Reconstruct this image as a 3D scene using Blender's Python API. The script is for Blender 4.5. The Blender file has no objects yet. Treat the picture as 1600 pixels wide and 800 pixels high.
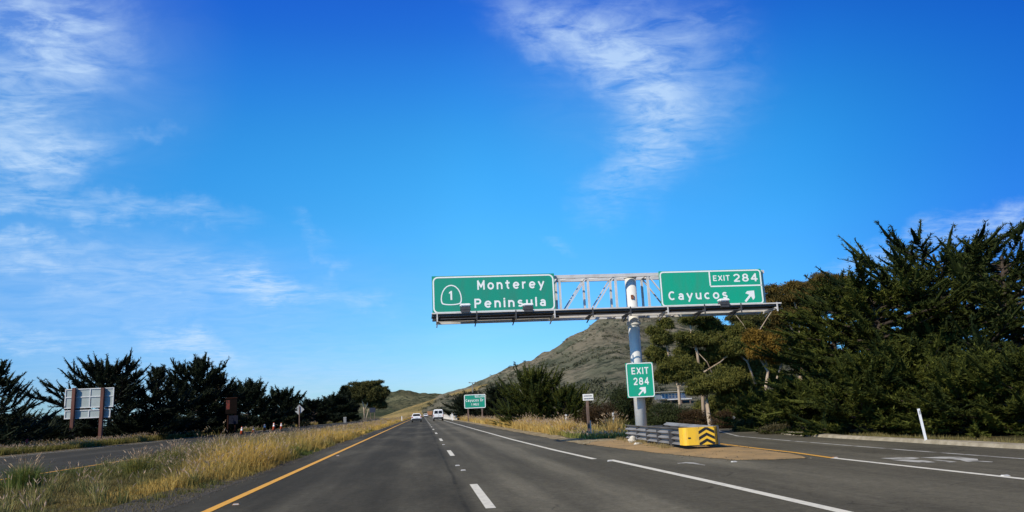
import bpy, bmesh, math, random
import numpy as np
from mathutils import Vector, Matrix, Euler

R_ = math.radians
scene = bpy.context.scene
COL = scene.collection

# ------------------------------------------------------------------ camera
FPX, CAM_H, ROLL, PITCH, YAW = 1200.0, 1.4, 0.046, R_(11.34), R_(7.05)
sa, ca, sp, cp = math.sin(YAW), math.cos(YAW), math.sin(PITCH), math.cos(PITCH)
FW = Vector((sa*cp, ca*cp, sp)); R0 = Vector((ca, -sa, 0)); U0 = Vector((-sa*sp, -ca*sp, cp))
RT = R0*math.cos(ROLL) - U0*math.sin(ROLL)
UP = U0*math.cos(ROLL) + R0*math.sin(ROLL)
cam = bpy.data.cameras.new('camera')
cam.sensor_width = 36.0
cam.lens = 36.0*FPX/1600.0
cam.clip_start = 0.1
cam.clip_end = 12000
cam_o = bpy.data.objects.new('camera', cam)
COL.objects.link(cam_o)
m = Matrix((RT, UP, -FW)).transposed().to_4x4()
m.translation = Vector((0, 0, CAM_H))
cam_o.matrix_world = m
scene.camera = cam_o

def ray(x, y): return RT*((x-800)/FPX) + UP*((400-y)/FPX) + FW
def G(x, y, z=0.0):
    d = ray(x, y); t = (z-CAM_H)/d.z
    return Vector((d.x*t, d.y*t, z))
def AT(x, y, Y):
    d = ray(x, y); t = Y/d.y
    return Vector((d.x*t, Y, CAM_H+d.z*t))

# ------------------------------------------------------------------ view, sky, sun
scene.view_settings.view_transform = 'Standard'
scene.view_settings.look = 'None'
scene.view_settings.exposure = 0.0
scene.view_settings.gamma = 1.0
scene.render.engine = 'CYCLES'
scene.cycles.max_bounces = 6
scene.cycles.transparent_max_bounces = 8
scene.cycles.use_denoising = True
try: scene.cycles.denoising_input_passes = 'RGB_ALBEDO_NORMAL'
except Exception: pass

# the sun stands to the left and a little behind the viewer
KX, KY = 1.06, 0.88                       # ground shift of a shadow per metre of height
SUN_EL = math.atan(1/math.hypot(KX, KY))
to_sun = Vector((-KX, -KY, 1)).normalized()
sun = bpy.data.lights.new('sun', 'SUN')
sun.energy = 4.9
sun.angle = R_(0.5)
sun.color = (1.0, 0.90, 0.72)
sun_o = bpy.data.objects.new('sun', sun)
COL.objects.link(sun_o)
sun_o.rotation_euler = to_sun.to_track_quat('Z', 'Y').to_euler()

world = bpy.data.worlds.new('World')
scene.world = world
world.use_nodes = True
nt = world.node_tree
for n in list(nt.nodes): nt.nodes.remove(n)
def N(tree, typ, **kw):
    n = tree.nodes.new(typ)
    for k, v in kw.items(): setattr(n, k, v)
    return n
def L(tree, a, b): tree.links.new(a, b)
out = N(nt, 'ShaderNodeOutputWorld')
bg = N(nt, 'ShaderNodeBackground'); bg.inputs['Strength'].default_value = 0.1
L(nt, bg.outputs[0], out.inputs[0])
sky = N(nt, 'ShaderNodeTexSky', sky_type='NISHITA', sun_disc=False)
sky.sun_elevation = SUN_EL
sky.sun_rotation = math.atan2(to_sun.x, to_sun.y)
sky.air_density = 1.0; sky.dust_density = 0.3; sky.ozone_density = 3.0; sky.altitude = 0
SKY_GAMMA, SKY_SAT, SKY_GAIN = 1.25, 1.12, (0.42, 0.62, 0.86)
gam = N(nt, 'ShaderNodeGamma'); gam.inputs[1].default_value = SKY_GAMMA
hs = N(nt, 'ShaderNodeHueSaturation'); hs.inputs['Saturation'].default_value = SKY_SAT
mul = N(nt, 'ShaderNodeMix', data_type='RGBA', blend_type='MULTIPLY')
mul.inputs[0].default_value = 1.0; mul.inputs[7].default_value = (*SKY_GAIN, 1)
L(nt, sky.outputs[0], gam.inputs[0]); L(nt, gam.outputs[0], hs.inputs['Color']); L(nt, hs.outputs[0], mul.inputs[6])
tc = N(nt, 'ShaderNodeTexCoord')
DIR = tc.outputs['Generated']
# polarised look of the photograph: azure low, deeper blue higher; unseen zenith dimmed to cut blue fill
sz_ = N(nt, 'ShaderNodeSeparateXYZ'); L(nt, DIR, sz_.inputs[0])
def sky_ramp(src, stops, lo=0.0, hi=1.0):
    r = N(nt, 'ShaderNodeValToRGB'); r.color_ramp.interpolation = 'CARDINAL'
    e = r.color_ramp.elements
    f = lambda p: (p-lo)/(hi-lo)
    e[0].position, e[1].position = f(stops[0][0]), f(stops[-1][0])
    for p_, c_ in stops[1:-1]: e.new(f(p_))
    for e_, (p_, c_) in zip(e, stops): e_.color = (*[v/2.5 for v in c_], 1)
    L(nt, smoothmap(nt, src, lo, hi, 0, 1, 'LINEAR'), r.inputs[0])
    sc = N(nt, 'ShaderNodeVectorMath', operation='SCALE'); sc.inputs['Scale'].default_value = 2.5
    L(nt, r.outputs[0], sc.inputs[0]); return sc.outputs[0]
def vmul(a, b):
    n = N(nt, 'ShaderNodeVectorMath', operation='MULTIPLY'); L(nt, a, n.inputs[0]); L(nt, b, n.inputs[1]); return n.outputs[0]
def smoothmap(tree, src, a, b, c, d, typ='SMOOTHSTEP'):
    mr = N(tree, 'ShaderNodeMapRange', interpolation_type=typ)
    mr.inputs[1].default_value, mr.inputs[2].default_value = a, b
    mr.inputs[3].default_value, mr.inputs[4].default_value = c, d
    L(tree, src, mr.inputs[0]); return mr.outputs[0]
tint_el = sky_ramp(sz_.outputs[2], [(0, (.98, 1.08, 1.2)), (.07, (1.0, 1.12, 1.2)), (.193, (1.1, 1.6, 1.36)), (.276, (1.05, 1.98, 1.54)), (.365, (.95, 2.05, 1.72)), (.45, (.75, 1.62, 1.85)), (.52, (.6, 1.2, 1.75)), (.64, (.5, .6, .7)), (.8, (.5, .5, .5))])
tint_az = sky_ramp(sz_.outputs[0], [(-.6, (.8, .85, .95)), (-.25, (.85, .92, 1.0)), (0.0, (1, 1, 1)), (.1, (1, 1, 1)), (.3, (.75, .82, .88)), (.48, (.47, .64, .74)), (.64, (.24, .38, .62)), (1, (.22, .35, .6))], -1, 1)
SKY = vmul(vmul(mul.outputs[2], tint_el), tint_az)
# thin cirrus: banks laid out on the celestial sphere, torn by noise
def smoothmap(tree, src, a, b, c, d, typ='SMOOTHSTEP'):
    mr = N(tree, 'ShaderNodeMapRange', interpolation_type=typ)
    mr.inputs[1].default_value, mr.inputs[2].default_value = a, b
    mr.inputs[3].default_value, mr.inputs[4].default_value = c, d
    L(tree, src, mr.inputs[0]); return mr.outputs[0]
def madd(tree, a, b, op='ADD'):
    n = N(tree, 'ShaderNodeMath', operation=op)
    for i, v in enumerate((a, b)):
        if isinstance(v, (int, float)): n.inputs[i].default_value = v
        else: L(tree, v, n.inputs[i])
    return n.outputs[0]
sx = N(nt, 'ShaderNodeSeparateXYZ'); L(nt, DIR, sx.inputs[0])
zc = madd(nt, madd(nt, sx.outputs[2], 0.0, 'MAXIMUM'), 0.10)
cx_ = N(nt, 'ShaderNodeCombineXYZ')
L(nt, madd(nt, sx.outputs[0], zc, 'DIVIDE'), cx_.inputs[0])
L(nt, madd(nt, sx.outputs[1], zc, 'DIVIDE'), cx_.inputs[1])
# warp used to break up the edges of the banks
wn = N(nt, 'ShaderNodeTexNoise'); wn.inputs['Scale'].default_value = 9.0; wn.inputs['Detail'].default_value = 6.0; wn.inputs['Roughness'].default_value = 0.6
L(nt, DIR, wn.inputs['Vector'])
wsub = N(nt, 'ShaderNodeVectorMath', operation='SUBTRACT'); L(nt, wn.outputs['Color'], wsub.inputs[0]); wsub.inputs[1].default_value = (0.5, 0.5, 0.5)
wsc = N(nt, 'ShaderNodeVectorMath', operation='SCALE'); L(nt, wsub.outputs[0], wsc.inputs[0]); wsc.inputs['Scale'].default_value = 0.12
wad = N(nt, 'ShaderNodeVectorMath', operation='ADD'); L(nt, DIR, wad.inputs[0]); L(nt, wsc.outputs[0], wad.inputs[1])
WDIR = wad.outputs[0]
def blob(src, px, py, rx, ry, ang, amp):
    c = ray(px, py).normalized()
    a = R_(ang)
    e1 = (ray(px+8*math.cos(a), py+8*math.sin(a)).normalized() - c).normalized()
    e2 = c.cross(e1).normalized(); e1 = e2.cross(c)
    rot = Matrix((e1, e2, c)).transposed().to_euler('XYZ')
    k = 1.0/(FPX*(1+((px-800)**2+(py-400)**2)/FPX**2)**0.5)
    mp = N(nt, 'ShaderNodeMapping', vector_type='TEXTURE')
    mp.inputs['Location'].default_value = c
    mp.inputs['Rotation'].default_value = rot
    mp.inputs['Scale'].default_value = (rx*k, ry*k, 0.6)
    L(nt, src, mp.inputs['Vector'])
    ln = N(nt, 'ShaderNodeVectorMath', operation='LENGTH'); L(nt, mp.outputs[0], ln.inputs[0])
    return smoothmap(nt, ln.outputs['Value'], 0.0, 1.0, amp, 0.0)
def total(lst):
    acc = lst[0]
    for o in lst[1:]: acc = madd(nt, acc, o)
    return acc
# (px, py, half length, half width, slope, amount)
ragged = [(835, 30, 150, 90, 28, .75), (930, 70, 190, 105, 35, .9), (1010, 150, 170, 110, 50, .95), (1030, 40, 190, 90, 10, .6),
          (1010, 245, 105, 90, 70, .8), (960, 300, 110, 55, -35, .45), (1090, 130, 130, 130, 60, .5),
          (40, 60, 190, 165, 10, 1.05), (140, 70, 120, 110, -40, .7), (5, 215, 130, 150, 90, 1.1), (85, 255, 130, 60, -12, .95),
          (60, 320, 210, 30, 3, .85), (275, 335, 150, 34, 8, .65), (45, 380, 150, 24, 0, .9), (40, 408, 140, 20, 5, .6),
          (230, 215, 60, 16, 0, .3), (430, 450, 140, 36, 6, 1.0), (300, 440, 260, 70, 4, .5), (520, 392, 45, 14, 45, .35),
          (546, 425, 16, 30, 30, .35), (575, 470, 70, 22, 10, .4), (285, 537, 130, 28, 20, 1.0), (30, 530, 150, 36, 0, .8),
          (865, 382, 45, 16, 25, .35), (490, 350, 70, 18, 25, .28), (1400, 402, 300, 36, -22, .75), (1570, 345, 140, 44, -24, .7)]
soft = [(280, 500, 560, 190, 0, .55), (440, 620, 560, 100, 0, .75), (720, 525, 240, 20, -6, .18), (60, 90, 330, 300, 0, .5), (30, 420, 420, 150, 0, .4),
        (980, 120, 300, 260, 40, .22), (1560, 420, 320, 90, -15, .15)]
m1 = total([blob(WDIR, *b) for b in ragged])
m2 = total([blob(DIR, *b) for b in soft])
def cloud_noise(scale, rot, stretch, detail, dist):
    mp = N(nt, 'ShaderNodeMapping'); mp.inputs['Rotation'].default_value = (0, 0, rot); mp.inputs['Scale'].default_value = (stretch, 1, 1)
    L(nt, cx_.outputs[0], mp.inputs['Vector'])
    n = N(nt, 'ShaderNodeTexNoise'); n.inputs['Scale'].default_value = scale; n.inputs['Detail'].default_value = detail
    n.inputs['Roughness'].default_value = 0.62; n.inputs['Distortion'].default_value = dist
    L(nt, mp.outputs[0], n.inputs['Vector']); return n.outputs[0]
n1 = cloud_noise(5.0, R_(25), 0.8, 8, 0.9)
n2 = cloud_noise(15.0, R_(10), 0.6, 5, 0.8)
nn = madd(nt, madd(nt, n1, 0.55, 'MULTIPLY'), madd(nt, n2, 0.45, 'MULTIPLY'))
tex = smoothmap(nt, nn, 0.39, 0.61, 0.10, 1.1, 'LINEAR')
dens = madd(nt, madd(nt, m1, tex, 'MULTIPLY'), madd(nt, m2, smoothmap(nt, n1, 0.3, 0.7, 0.4, 1.0, 'LINEAR'), 'MULTIPLY'))
dens = smoothmap(nt, dens, 0.0, 1.5, 0.0, 0.74, 'LINEAR')
cl = N(nt, 'ShaderNodeMix', data_type='RGBA')
cl.clamp_factor = True
L(nt, dens, cl.inputs[0]); L(nt, SKY, cl.inputs[6]); cl.inputs[7].default_value = (6.0, 7.9, 10.2, 1)
L(nt, cl.outputs[2], bg.inputs['Color'])

# ------------------------------------------------------------------ materials
MATS = {}
def mat(name, color, rough=0.7, metal=0.0, var=0.0, scale=8.0, color2=None, bump=0.0, bscale=None, detail=6.0, spec=0.5, stretch=None, lo=.35, hi=.65):
    if name in MATS: return MATS[name]
    mt = bpy.data.materials.new(name); mt.use_nodes = True
    t = mt.node_tree; b = t.nodes['Principled BSDF']
    b.inputs['Roughness'].default_value = rough; b.inputs['Metallic'].default_value = metal
    b.inputs['Specular IOR Level'].default_value = spec
    co = N(t, 'ShaderNodeTexCoord'); src = co.outputs['Object']
    if stretch:
        mp = N(t, 'ShaderNodeMapping'); mp.inputs['Scale'].default_value = stretch
        L(t, src, mp.inputs['Vector']); src = mp.outputs[0]
    n = N(t, 'ShaderNodeTexNoise'); n.inputs['Scale'].default_value = scale; n.inputs['Detail'].default_value = detail
    L(t, src, n.inputs['Vector'])
    c2 = color2 or tuple(max(0, c*(1-var)) for c in color)
    mx = N(t, 'ShaderNodeMix', data_type='RGBA')
    L(t, smoothmap(t, n.outputs[0], lo, hi, 0, 1), mx.inputs[0])
    mx.inputs[6].default_value = (*color, 1); mx.inputs[7].default_value = (*c2, 1)
    L(t, mx.outputs[2], b.inputs['Base Color'])
    if bump:
        n2 = N(t, 'ShaderNodeTexNoise'); n2.inputs['Scale'].default_value = bscale or scale*4; n2.inputs['Detail'].default_value = 4
        L(t, src, n2.inputs['Vector'])
        bp = N(t, 'ShaderNodeBump'); bp.inputs['Strength'].default_value = bump; bp.inputs['Distance'].default_value = 0.05
        L(t, n2.outputs[0], bp.inputs['Height']); L(t, bp.outputs[0], b.inputs['Normal'])
    MATS[name] = mt
    return mt

def leaf_mat(name, dark, light, trans=0.22, rough=0.75):
    if name in MATS: return MATS[name]
    mt = bpy.data.materials.new(name); mt.use_nodes = True
    t = mt.node_tree; b = t.nodes['Principled BSDF']
    b.inputs['Roughness'].default_value = rough; b.inputs['Specular IOR Level'].default_value = 0.18
    at = N(t, 'ShaderNodeAttribute', attribute_name='tint')
    mx = N(t, 'ShaderNodeMix', data_type='RGBA')
    mx.inputs[6].default_value = (*dark, 1); mx.inputs[7].default_value = (*light, 1)
    L(t, at.outputs['Fac'], mx.inputs[0]); L(t, mx.outputs[2], b.inputs['Base Color'])
    tr = N(t, 'ShaderNodeBsdfTranslucent'); L(t, mx.outputs[2], tr.inputs['Color'])
    ms = N(t, 'ShaderNodeMixShader'); ms.inputs[0].default_value = trans
    o = t.nodes['Material Output']
    L(t, b.outputs[0], ms.inputs[1]); L(t, tr.outputs[0], ms.inputs[2]); L(t, ms.outputs[0], o.inputs[0])
    MATS[name] = mt
    return mt

def grass_mat(name):
    mt = bpy.data.materials.new(name); mt.use_nodes = True
    t = mt.node_tree; b = t.nodes['Principled BSDF']
    b.inputs['Roughness'].default_value = 0.6; b.inputs['Specular IOR Level'].default_value = 0.25
    at = N(t, 'ShaderNodeAttribute', attribute_name='col')
    L(t, at.outputs['Color'], b.inputs['Base Color'])
    tr = N(t, 'ShaderNodeBsdfTranslucent'); L(t, at.outputs['Color'], tr.inputs['Color'])
    ms = N(t, 'ShaderNodeMixShader'); ms.inputs[0].default_value = 0.35
    o = t.nodes['Material Output']
    L(t, b.outputs[0], ms.inputs[1]); L(t, tr.outputs[0], ms.inputs[2]); L(t, ms.outputs[0], o.inputs[0])
    return mt

# ------------------------------------------------------------------ mesh helpers
class MB:
    def __init__(s): s.v = []; s.f = []; s.m = []
    def add(s, vs, fs, mi=0):
        o = len(s.v); s.v += [tuple(v) for v in vs]
        s.f += [tuple(i+o for i in f) for f in fs]; s.m += [mi]*len(fs); return s
    def box(s, c, d, rz=0.0, mi=0):
        c = Vector(c); hx, hy, hz = d[0]/2, d[1]/2, d[2]/2
        cs, sn = math.cos(rz), math.sin(rz)
        vs = []
        for z in (-hz, hz):
            for x, y in ((-hx, -hy), (hx, -hy), (hx, hy), (-hx, hy)):
                vs.append((c.x+x*cs-y*sn, c.y+x*sn+y*cs, c.z+z))
        return s.add(vs, [(3, 2, 1, 0), (4, 5, 6, 7), (0, 1, 5, 4), (1, 2, 6, 5), (2, 3, 7, 6), (3, 0, 4, 7)], mi)
    def bar(s, a, b, w, h=None, mi=0):
        a, b = Vector(a), Vector(b); h = h or w
        d = (b-a).normalized(); u = Vector((0, 0, 1)) if abs(d.z) < 0.95 else Vector((0, 1, 0))
        x = d.cross(u).normalized(); y = x.cross(d).normalized()
        vs = [p + x*(i*w/2) + y*(j*h/2) for p in (a, b) for i, j in ((-1, -1), (1, -1), (1, 1), (-1, 1))]
        return s.add(vs, [(3, 2, 1, 0), (4, 5, 6, 7), (0, 1, 5, 4), (1, 2, 6, 5), (2, 3, 7, 6), (3, 0, 4, 7)], mi)
    def tube(s, pts, radii, n=8, mi=0, cap=True):
        pts = [Vector(p) for p in pts]
        if isinstance(radii, (int, float)): radii = [radii]*len(pts)
        vs = []; fs = []
        for i, p in enumerate(pts):
            d = (pts[min(i+1, len(pts)-1)] - pts[max(i-1, 0)]).normalized()
            u = Vector((0, 0, 1)) if abs(d.z) < 0.9 else Vector((1, 0, 0))
            x = d.cross(u).normalized(); y = d.cross(x).normalized()
            for k in range(n):
                a = 2*math.pi*k/n
                vs.append(p + (x*math.cos(a)+y*math.sin(a))*radii[i])
        for i in range(len(pts)-1):
            for k in range(n):
                k2 = (k+1) % n
                fs.append((i*n+k, (i+1)*n+k, (i+1)*n+k2, i*n+k2))
        if cap:
            fs.append(tuple(range(n))); fs.append(tuple(reversed(range((len(pts)-1)*n, len(pts)*n))))
        return s.add(vs, fs, mi)
    def sheet(s, poly, z=0.0, mi=0):
        return s.add([(p[0], p[1], z) for p in poly], [tuple(range(len(poly)))], mi)
    def slab(s, poly, y0, y1, mi=0):
        """closed outline in X,Z extruded from y0 (front) to y1"""
        n = len(poly)
        vs = [(x, y0, z) for x, z in poly] + [(x, y1, z) for x, z in poly]
        fs = [tuple(range(n)), tuple(reversed(range(n, 2*n)))] + [(i, i+n, (i+1) % n+n, (i+1) % n) for i in range(n)]
        return s.add(vs, fs, mi)
    def ring(s, outer, inner, y0, y1, mi=0):
        n = len(outer)
        vs = [(x, y0, z) for x, z in outer] + [(x, y0, z) for x, z in inner] + [(x, y1, z) for x, z in outer] + [(x, y1, z) for x, z in inner]
        fs = []
        for i in range(n):
            j = (i+1) % n
            fs += [(i, j, n+j, n+i), (2*n+i, 3*n+i, 3*n+j, 2*n+j), (i, 2*n+i, 2*n+j, j), (n+i, n+j, 3*n+j, 3*n+i)]
        return s.add(vs, fs, mi)
    def build(s, name, mats, parent=None, smooth=False, bevel=0.0):
        me = bpy.data.meshes.new(name); me.from_pydata(s.v, [], s.f)
        for mm in (mats if isinstance(mats, (list, tuple)) else [mats]): me.materials.append(mm)
        me.polygons.foreach_set('material_index', s.m)
        bm = bmesh.new(); bm.from_mesh(me); bmesh.ops.recalc_face_normals(bm, faces=bm.faces)
        if bevel: bmesh.ops.bevel(bm, geom=bm.edges[:], offset=bevel, segments=2, affect='EDGES', clamp_overlap=True)
        bm.to_mesh(me); bm.free()
        if smooth: me.polygons.foreach_set('use_smooth', [True]*len(me.polygons))
        me.update()
        return link(name, me, parent)

def link(name, me, parent=None):
    o = bpy.data.objects.new(name, me); COL.objects.link(o)
    if parent is not None:
        o.parent = parent
        o.matrix_parent_inverse = parent.matrix_basis.inverted()
    return o
def tag(o, label=None, cat=None, group=None, kind=None):
    if label: o['label'] = label
    if cat: o['category'] = cat
    if group: o['group'] = group
    if kind: o['kind'] = kind
    return o
def thing(name, label, cat, loc=(0, 0, 0), group=None):
    o = bpy.data.objects.new(name, None); COL.objects.link(o)
    o.empty_display_size = 0.3; o.location = loc
    return tag(o, label, cat, group)
def struct(name, mb, mt, **kw):
    return tag(mb.build(name, mt, **kw), kind='structure')
def copy_tree(src, loc, label=None, rz=0.0, sc=1.0):
    c = src.copy(); COL.objects.link(c)
    c.location = loc; c.rotation_euler = (0, 0, rz); c.scale = (sc, sc, sc)
    if label: c['label'] = label
    for ch in list(src.children):
        d = ch.copy(); COL.objects.link(d); d.parent = c; d.matrix_parent_inverse = Matrix.Identity(4)
    return c

def tri_mesh(name, P3, mt, tint=None, col=None, parent=None):
    """P3: (n,3,3) triangle soup; tint: (n,) value per triangle; col: (n,3) colour per triangle"""
    n = len(P3)
    me = bpy.data.meshes.new(name)
    me.vertices.add(n*3); me.vertices.foreach_set('co', np.ascontiguousarray(P3, dtype=np.float32).ravel())
    me.loops.add(n*3); me.loops.foreach_set('vertex_index', np.arange(n*3, dtype=np.int32))
    me.polygons.add(n)
    me.polygons.foreach_set('loop_start', np.arange(0, n*3, 3, dtype=np.int32))
    if tint is not None:
        a = me.attributes.new('tint', 'FLOAT', 'FACE'); a.data.foreach_set('value', np.asarray(tint, dtype=np.float32))
    if col is not None:
        a = me.attributes.new('col', 'FLOAT_COLOR', 'FACE')
        a.data.foreach_set('color', np.hstack([col, np.ones((n, 1))]).astype(np.float32).ravel())
    me.materials.append(mt)
    me.update(calc_edges=True)
    return link(name, me, parent)

def unit(a): return a/np.maximum(np.linalg.norm(a, axis=-1, keepdims=True), 1e-9)
def vnoise(x, y, seed=0):
    """smooth value noise on numpy arrays"""
    xi, yi = np.floor(x).astype(int), np.floor(y).astype(int)
    xf, yf = x-xi, y-yi
    def h(a, b):
        n = (a*374761393 + b*668265263 + seed*974711) & 0x7fffffff
        n = ((n ^ (n >> 13))*1274126177) & 0x7fffffff
        return (n & 0xffff)/65535.0
    u, v = xf*xf*(3-2*xf), yf*yf*(3-2*yf)
    return (h(xi, yi)*(1-u)+h(xi+1, yi)*u)*(1-v) + (h(xi, yi+1)*(1-u)+h(xi+1, yi+1)*u)*v
def fbm(x, y, o=5, seed=0):
    s = 0; a = 0.5
    for i in range(o):
        s = s + a*vnoise(x*2**i, y*2**i, seed+i); a *= 0.5
    return s

# ================================================================== SETTING
def asphalt(name, base, worn, split=None, tracks=()):
    mt = bpy.data.materials.new(name); mt.use_nodes = True
    t = mt.node_tree; b = t.nodes['Principled BSDF']
    b.inputs['Roughness'].default_value = 0.9; b.inputs['Specular IOR Level'].default_value = 0.08
    co = N(t, 'ShaderNodeTexCoord'); s = N(t, 'ShaderNodeSeparateXYZ'); L(t, co.outputs['Object'], s.inputs[0])
    def noise(scale, detail, st=None, rough=.6):
        src = co.outputs['Object']
        if st:
            mp = N(t, 'ShaderNodeMapping'); mp.inputs['Scale'].default_value = st; L(t, src, mp.inputs['Vector']); src = mp.outputs[0]
        n = N(t, 'ShaderNodeTexNoise'); n.inputs['Scale'].default_value = scale; n.inputs['Detail'].default_value = detail
        n.inputs['Roughness'].default_value = rough
        L(t, src, n.inputs['Vector']); return n.outputs[0]
    patch = noise(0.35, 5, (1, .22, 1))
    wob = madd(t, madd(t, noise(0.12, 2), 0.5, 'SUBTRACT'), 0.25, 'MULTIPLY')
    x = madd(t, s.outputs[0], wob)
    fac = smoothmap(t, patch, 0.42, 0.72, 0.0, 0.55)
    for cx, w, amt in tracks:
        d = madd(t, madd(t, x, -cx), 0, 'ADD'); d = madd(t, d, 0, 'ABSOLUTE')
        n = N(t, 'ShaderNodeMath', operation='ABSOLUTE'); L(t, madd(t, x, -cx), n.inputs[0])
        fac = madd(t, fac, madd(t, smoothmap(t, n.outputs[0], 0.0, w, amt, 0.0), smoothmap(t, noise(.5, 4, (1, .12, 1)), .3, .6, .35, 1.0), 'MULTIPLY'))
    if split is not None:
        fac = madd(t, fac, smoothmap(t, x, split-0.1, split+0.2, 0.0, 0.35))
    mx = N(t, 'ShaderNodeMix', data_type='RGBA'); mx.clamp_factor = True
    L(t, fac, mx.inputs[0]); mx.inputs[6].default_value = (*base, 1); mx.inputs[7].default_value = (*worn, 1)
    if split is not None:            # construction joint along the lane line
        n = N(t, 'ShaderNodeMath', operation='ABSOLUTE'); L(t, madd(t, x, -(split-.12)), n.inputs[0])
        jn = N(t, 'ShaderNodeMix', data_type='RGBA'); L(t, madd(t, smoothmap(t, n.outputs[0], 0.01, .06, .5, 0.0), smoothmap(t, noise(.8, 3), .4, .6, .2, 1.0), 'MULTIPLY'), jn.inputs[0])
        L(t, mx.outputs[2], jn.inputs[6]); jn.inputs[7].default_value = (.016, .015, .013, 1); mx = jn
    vo = N(t, 'ShaderNodeTexVoronoi', feature='DISTANCE_TO_EDGE'); vo.inputs['Scale'].default_value = .35
    wv_ = N(t, 'ShaderNodeTexNoise'); wv_.inputs['Scale'].default_value = 1.3; wv_.inputs['Detail'].default_value = 5; L(t, co.outputs['Object'], wv_.inputs['Vector'])
    wm = N(t, 'ShaderNodeVectorMath', operation='ADD'); L(t, co.outputs['Object'], wm.inputs[0]); L(t, wv_.outputs['Color'], wm.inputs[1]); L(t, wm.outputs[0], vo.inputs['Vector'])
    ck = N(t, 'ShaderNodeMix', data_type='RGBA'); L(t, madd(t, smoothmap(t, vo.outputs['Distance'], 0.002, .010, .5, 0.0), smoothmap(t, noise(.25, 2), .5, .62, 0.0, 1.0), 'MULTIPLY'), ck.inputs[0])
    L(t, mx.outputs[2], ck.inputs[6]); ck.inputs[7].default_value = (.018, .017, .014, 1); mx = ck
    grain = noise(90, 2, None, .8); spots = noise(14, 3, None, .7)
    g = madd(t, smoothmap(t, grain, .25, .75, .6, 1.4, 'LINEAR'), smoothmap(t, spots, .3, .7, .82, 1.16, 'LINEAR'), 'MULTIPLY')
    g = madd(t, g, smoothmap(t, noise(2.2, 5, (1, .06, 1), .7), .3, .7, .84, 1.16, 'LINEAR'), 'MULTIPLY')
    g = madd(t, g, smoothmap(t, noise(5, 6, None, .75), .3, .7, .85, 1.15, 'LINEAR'), 'MULTIPLY')
    sc = N(t, 'ShaderNodeVectorMath', operation='SCALE'); L(t, mx.outputs[2], sc.inputs[0]); L(t, g, sc.inputs['Scale'])
    L(t, sc.outputs[0], b.inputs['Base Color'])
    bp = N(t, 'ShaderNodeBump'); bp.inputs['Strength'].default_value = 0.35; bp.inputs['Distance'].default_value = 0.01
    L(t, grain, bp.inputs['Height']); L(t, bp.outputs[0], b.inputs['Normal'])
    return mt
M_road = asphalt('road_asphalt', (.054, .049, .035), (.165, .150, .108), split=0.75, tracks=((1.75, .4, .42), (3.1, .6, .85), (-0.3, .45, .26), (-2.2, .45, .22), (7.0, 1.0, .35)))
M_road_old = asphalt('old_asphalt', (.052, .048, .036), (.11, .10, .075), tracks=((-15.5, .6, .3), (-19, .6, .3)))

def ground_mat():
    mt = bpy.data.materials.new('dry_ground'); mt.use_nodes = True
    t = mt.node_tree; b = t.nodes['Principled BSDF']; b.inputs['Roughness'].default_value = 0.95
    b.inputs['Specular IOR Level'].default_value = 0.1
    co = N(t, 'ShaderNodeTexCoord')
    def noise(scale, d):
        n = N(t, 'ShaderNodeTexNoise'); n.inputs['Scale'].default_value = scale; n.inputs['Detail'].default_value = d
        L(t, co.outputs['Object'], n.inputs['Vector']); return n.outputs[0]
    a = N(t, 'ShaderNodeMix', data_type='RGBA'); L(t, smoothmap(t, noise(.5, 6), .38, .62, 0, 1), a.inputs[0])
    a.inputs[6].default_value = (.045, .05, .016, 1); a.inputs[7].default_value = (.12, .09, .035, 1)
    c = N(t, 'ShaderNodeMix', data_type='RGBA'); L(t, smoothmap(t, noise(6, 6), .35, .7, 0, .8), c.inputs[0])
    L(t, a.outputs[2], c.inputs[6]); c.inputs[7].default_value = (.075, .055, .03, 1)
    L(t, c.outputs[2], b.inputs['Base Color'])
    bp = N(t, 'ShaderNodeBump'); bp.inputs['Strength'].default_value = .8; bp.inputs['Distance'].default_value = .06
    L(t, noise(18, 6), bp.inputs['Height']); L(t, bp.outputs[0], b.inputs['Normal'])
    return mt
M_ground = ground_mat()
struct('ground', MB().sheet([(-4000, -300), (4000, -300), (4000, 6000), (-4000, 6000)], 0), M_ground)

ZR, ZM = 0.030, 0.036
rng = random.Random(4)
def ragged_edge(x, y0, y1, step, amp, rg):
    pts = []; y = y0
    while y < y1:
        pts.append((x+rg.uniform(-amp, amp), y)); y += step*rg.uniform(.6, 1.4)*(1 if y < 60 else 5)
    pts.append((x, y1)); return pts
def strip(left, right, z, mb=None):
    """quads between two edge polylines (same length)"""
    mb = mb or MB(); n = len(left)
    vs = [(p[0], p[1], z) for p in left] + [(p[0], p[1], z) for p in right]
    return mb.add(vs, [(i, n+i, n+i+1, i+1) for i in range(n-1)])
le = ragged_edge(-4.42, -20, 440, 0.5, 0.09, rng)
struct('road', strip(le, [(13.3 if p[1] < 20 else max(5.9, 13.3-(p[1]-20)*.9), p[1]) for p in le], ZR), M_road)
# exit ramp: leaves to the right and bends away behind the trees
ramp_c = [(10.9, 18), (11.0, 22), (11.3, 26), (11.75, 30), (12.5, 34), (13.7, 38), (15.6, 43), (18.4, 49), (22, 55), (27, 61), (34, 67), (44, 73)]
def offset_line(pts, d):
    o = []
    for i, p in enumerate(pts):
        a = Vector(pts[max(i-1, 0)]); b = Vector(pts[min(i+1, len(pts)-1)]); t = (b-a).normalized()
        o.append((p[0]+t.y*d, p[1]-t.x*d))
    return o
struct('exit_ramp', strip(offset_line(ramp_c, -2.0), offset_line(ramp_c, 2.35), ZR+.002), M_road)
struct('opposite_road', MB().sheet([(-25.6, -20), (-12.1, -20), (-12.1, 440), (-25.6, 440)], ZR), M_road_old)

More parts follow.
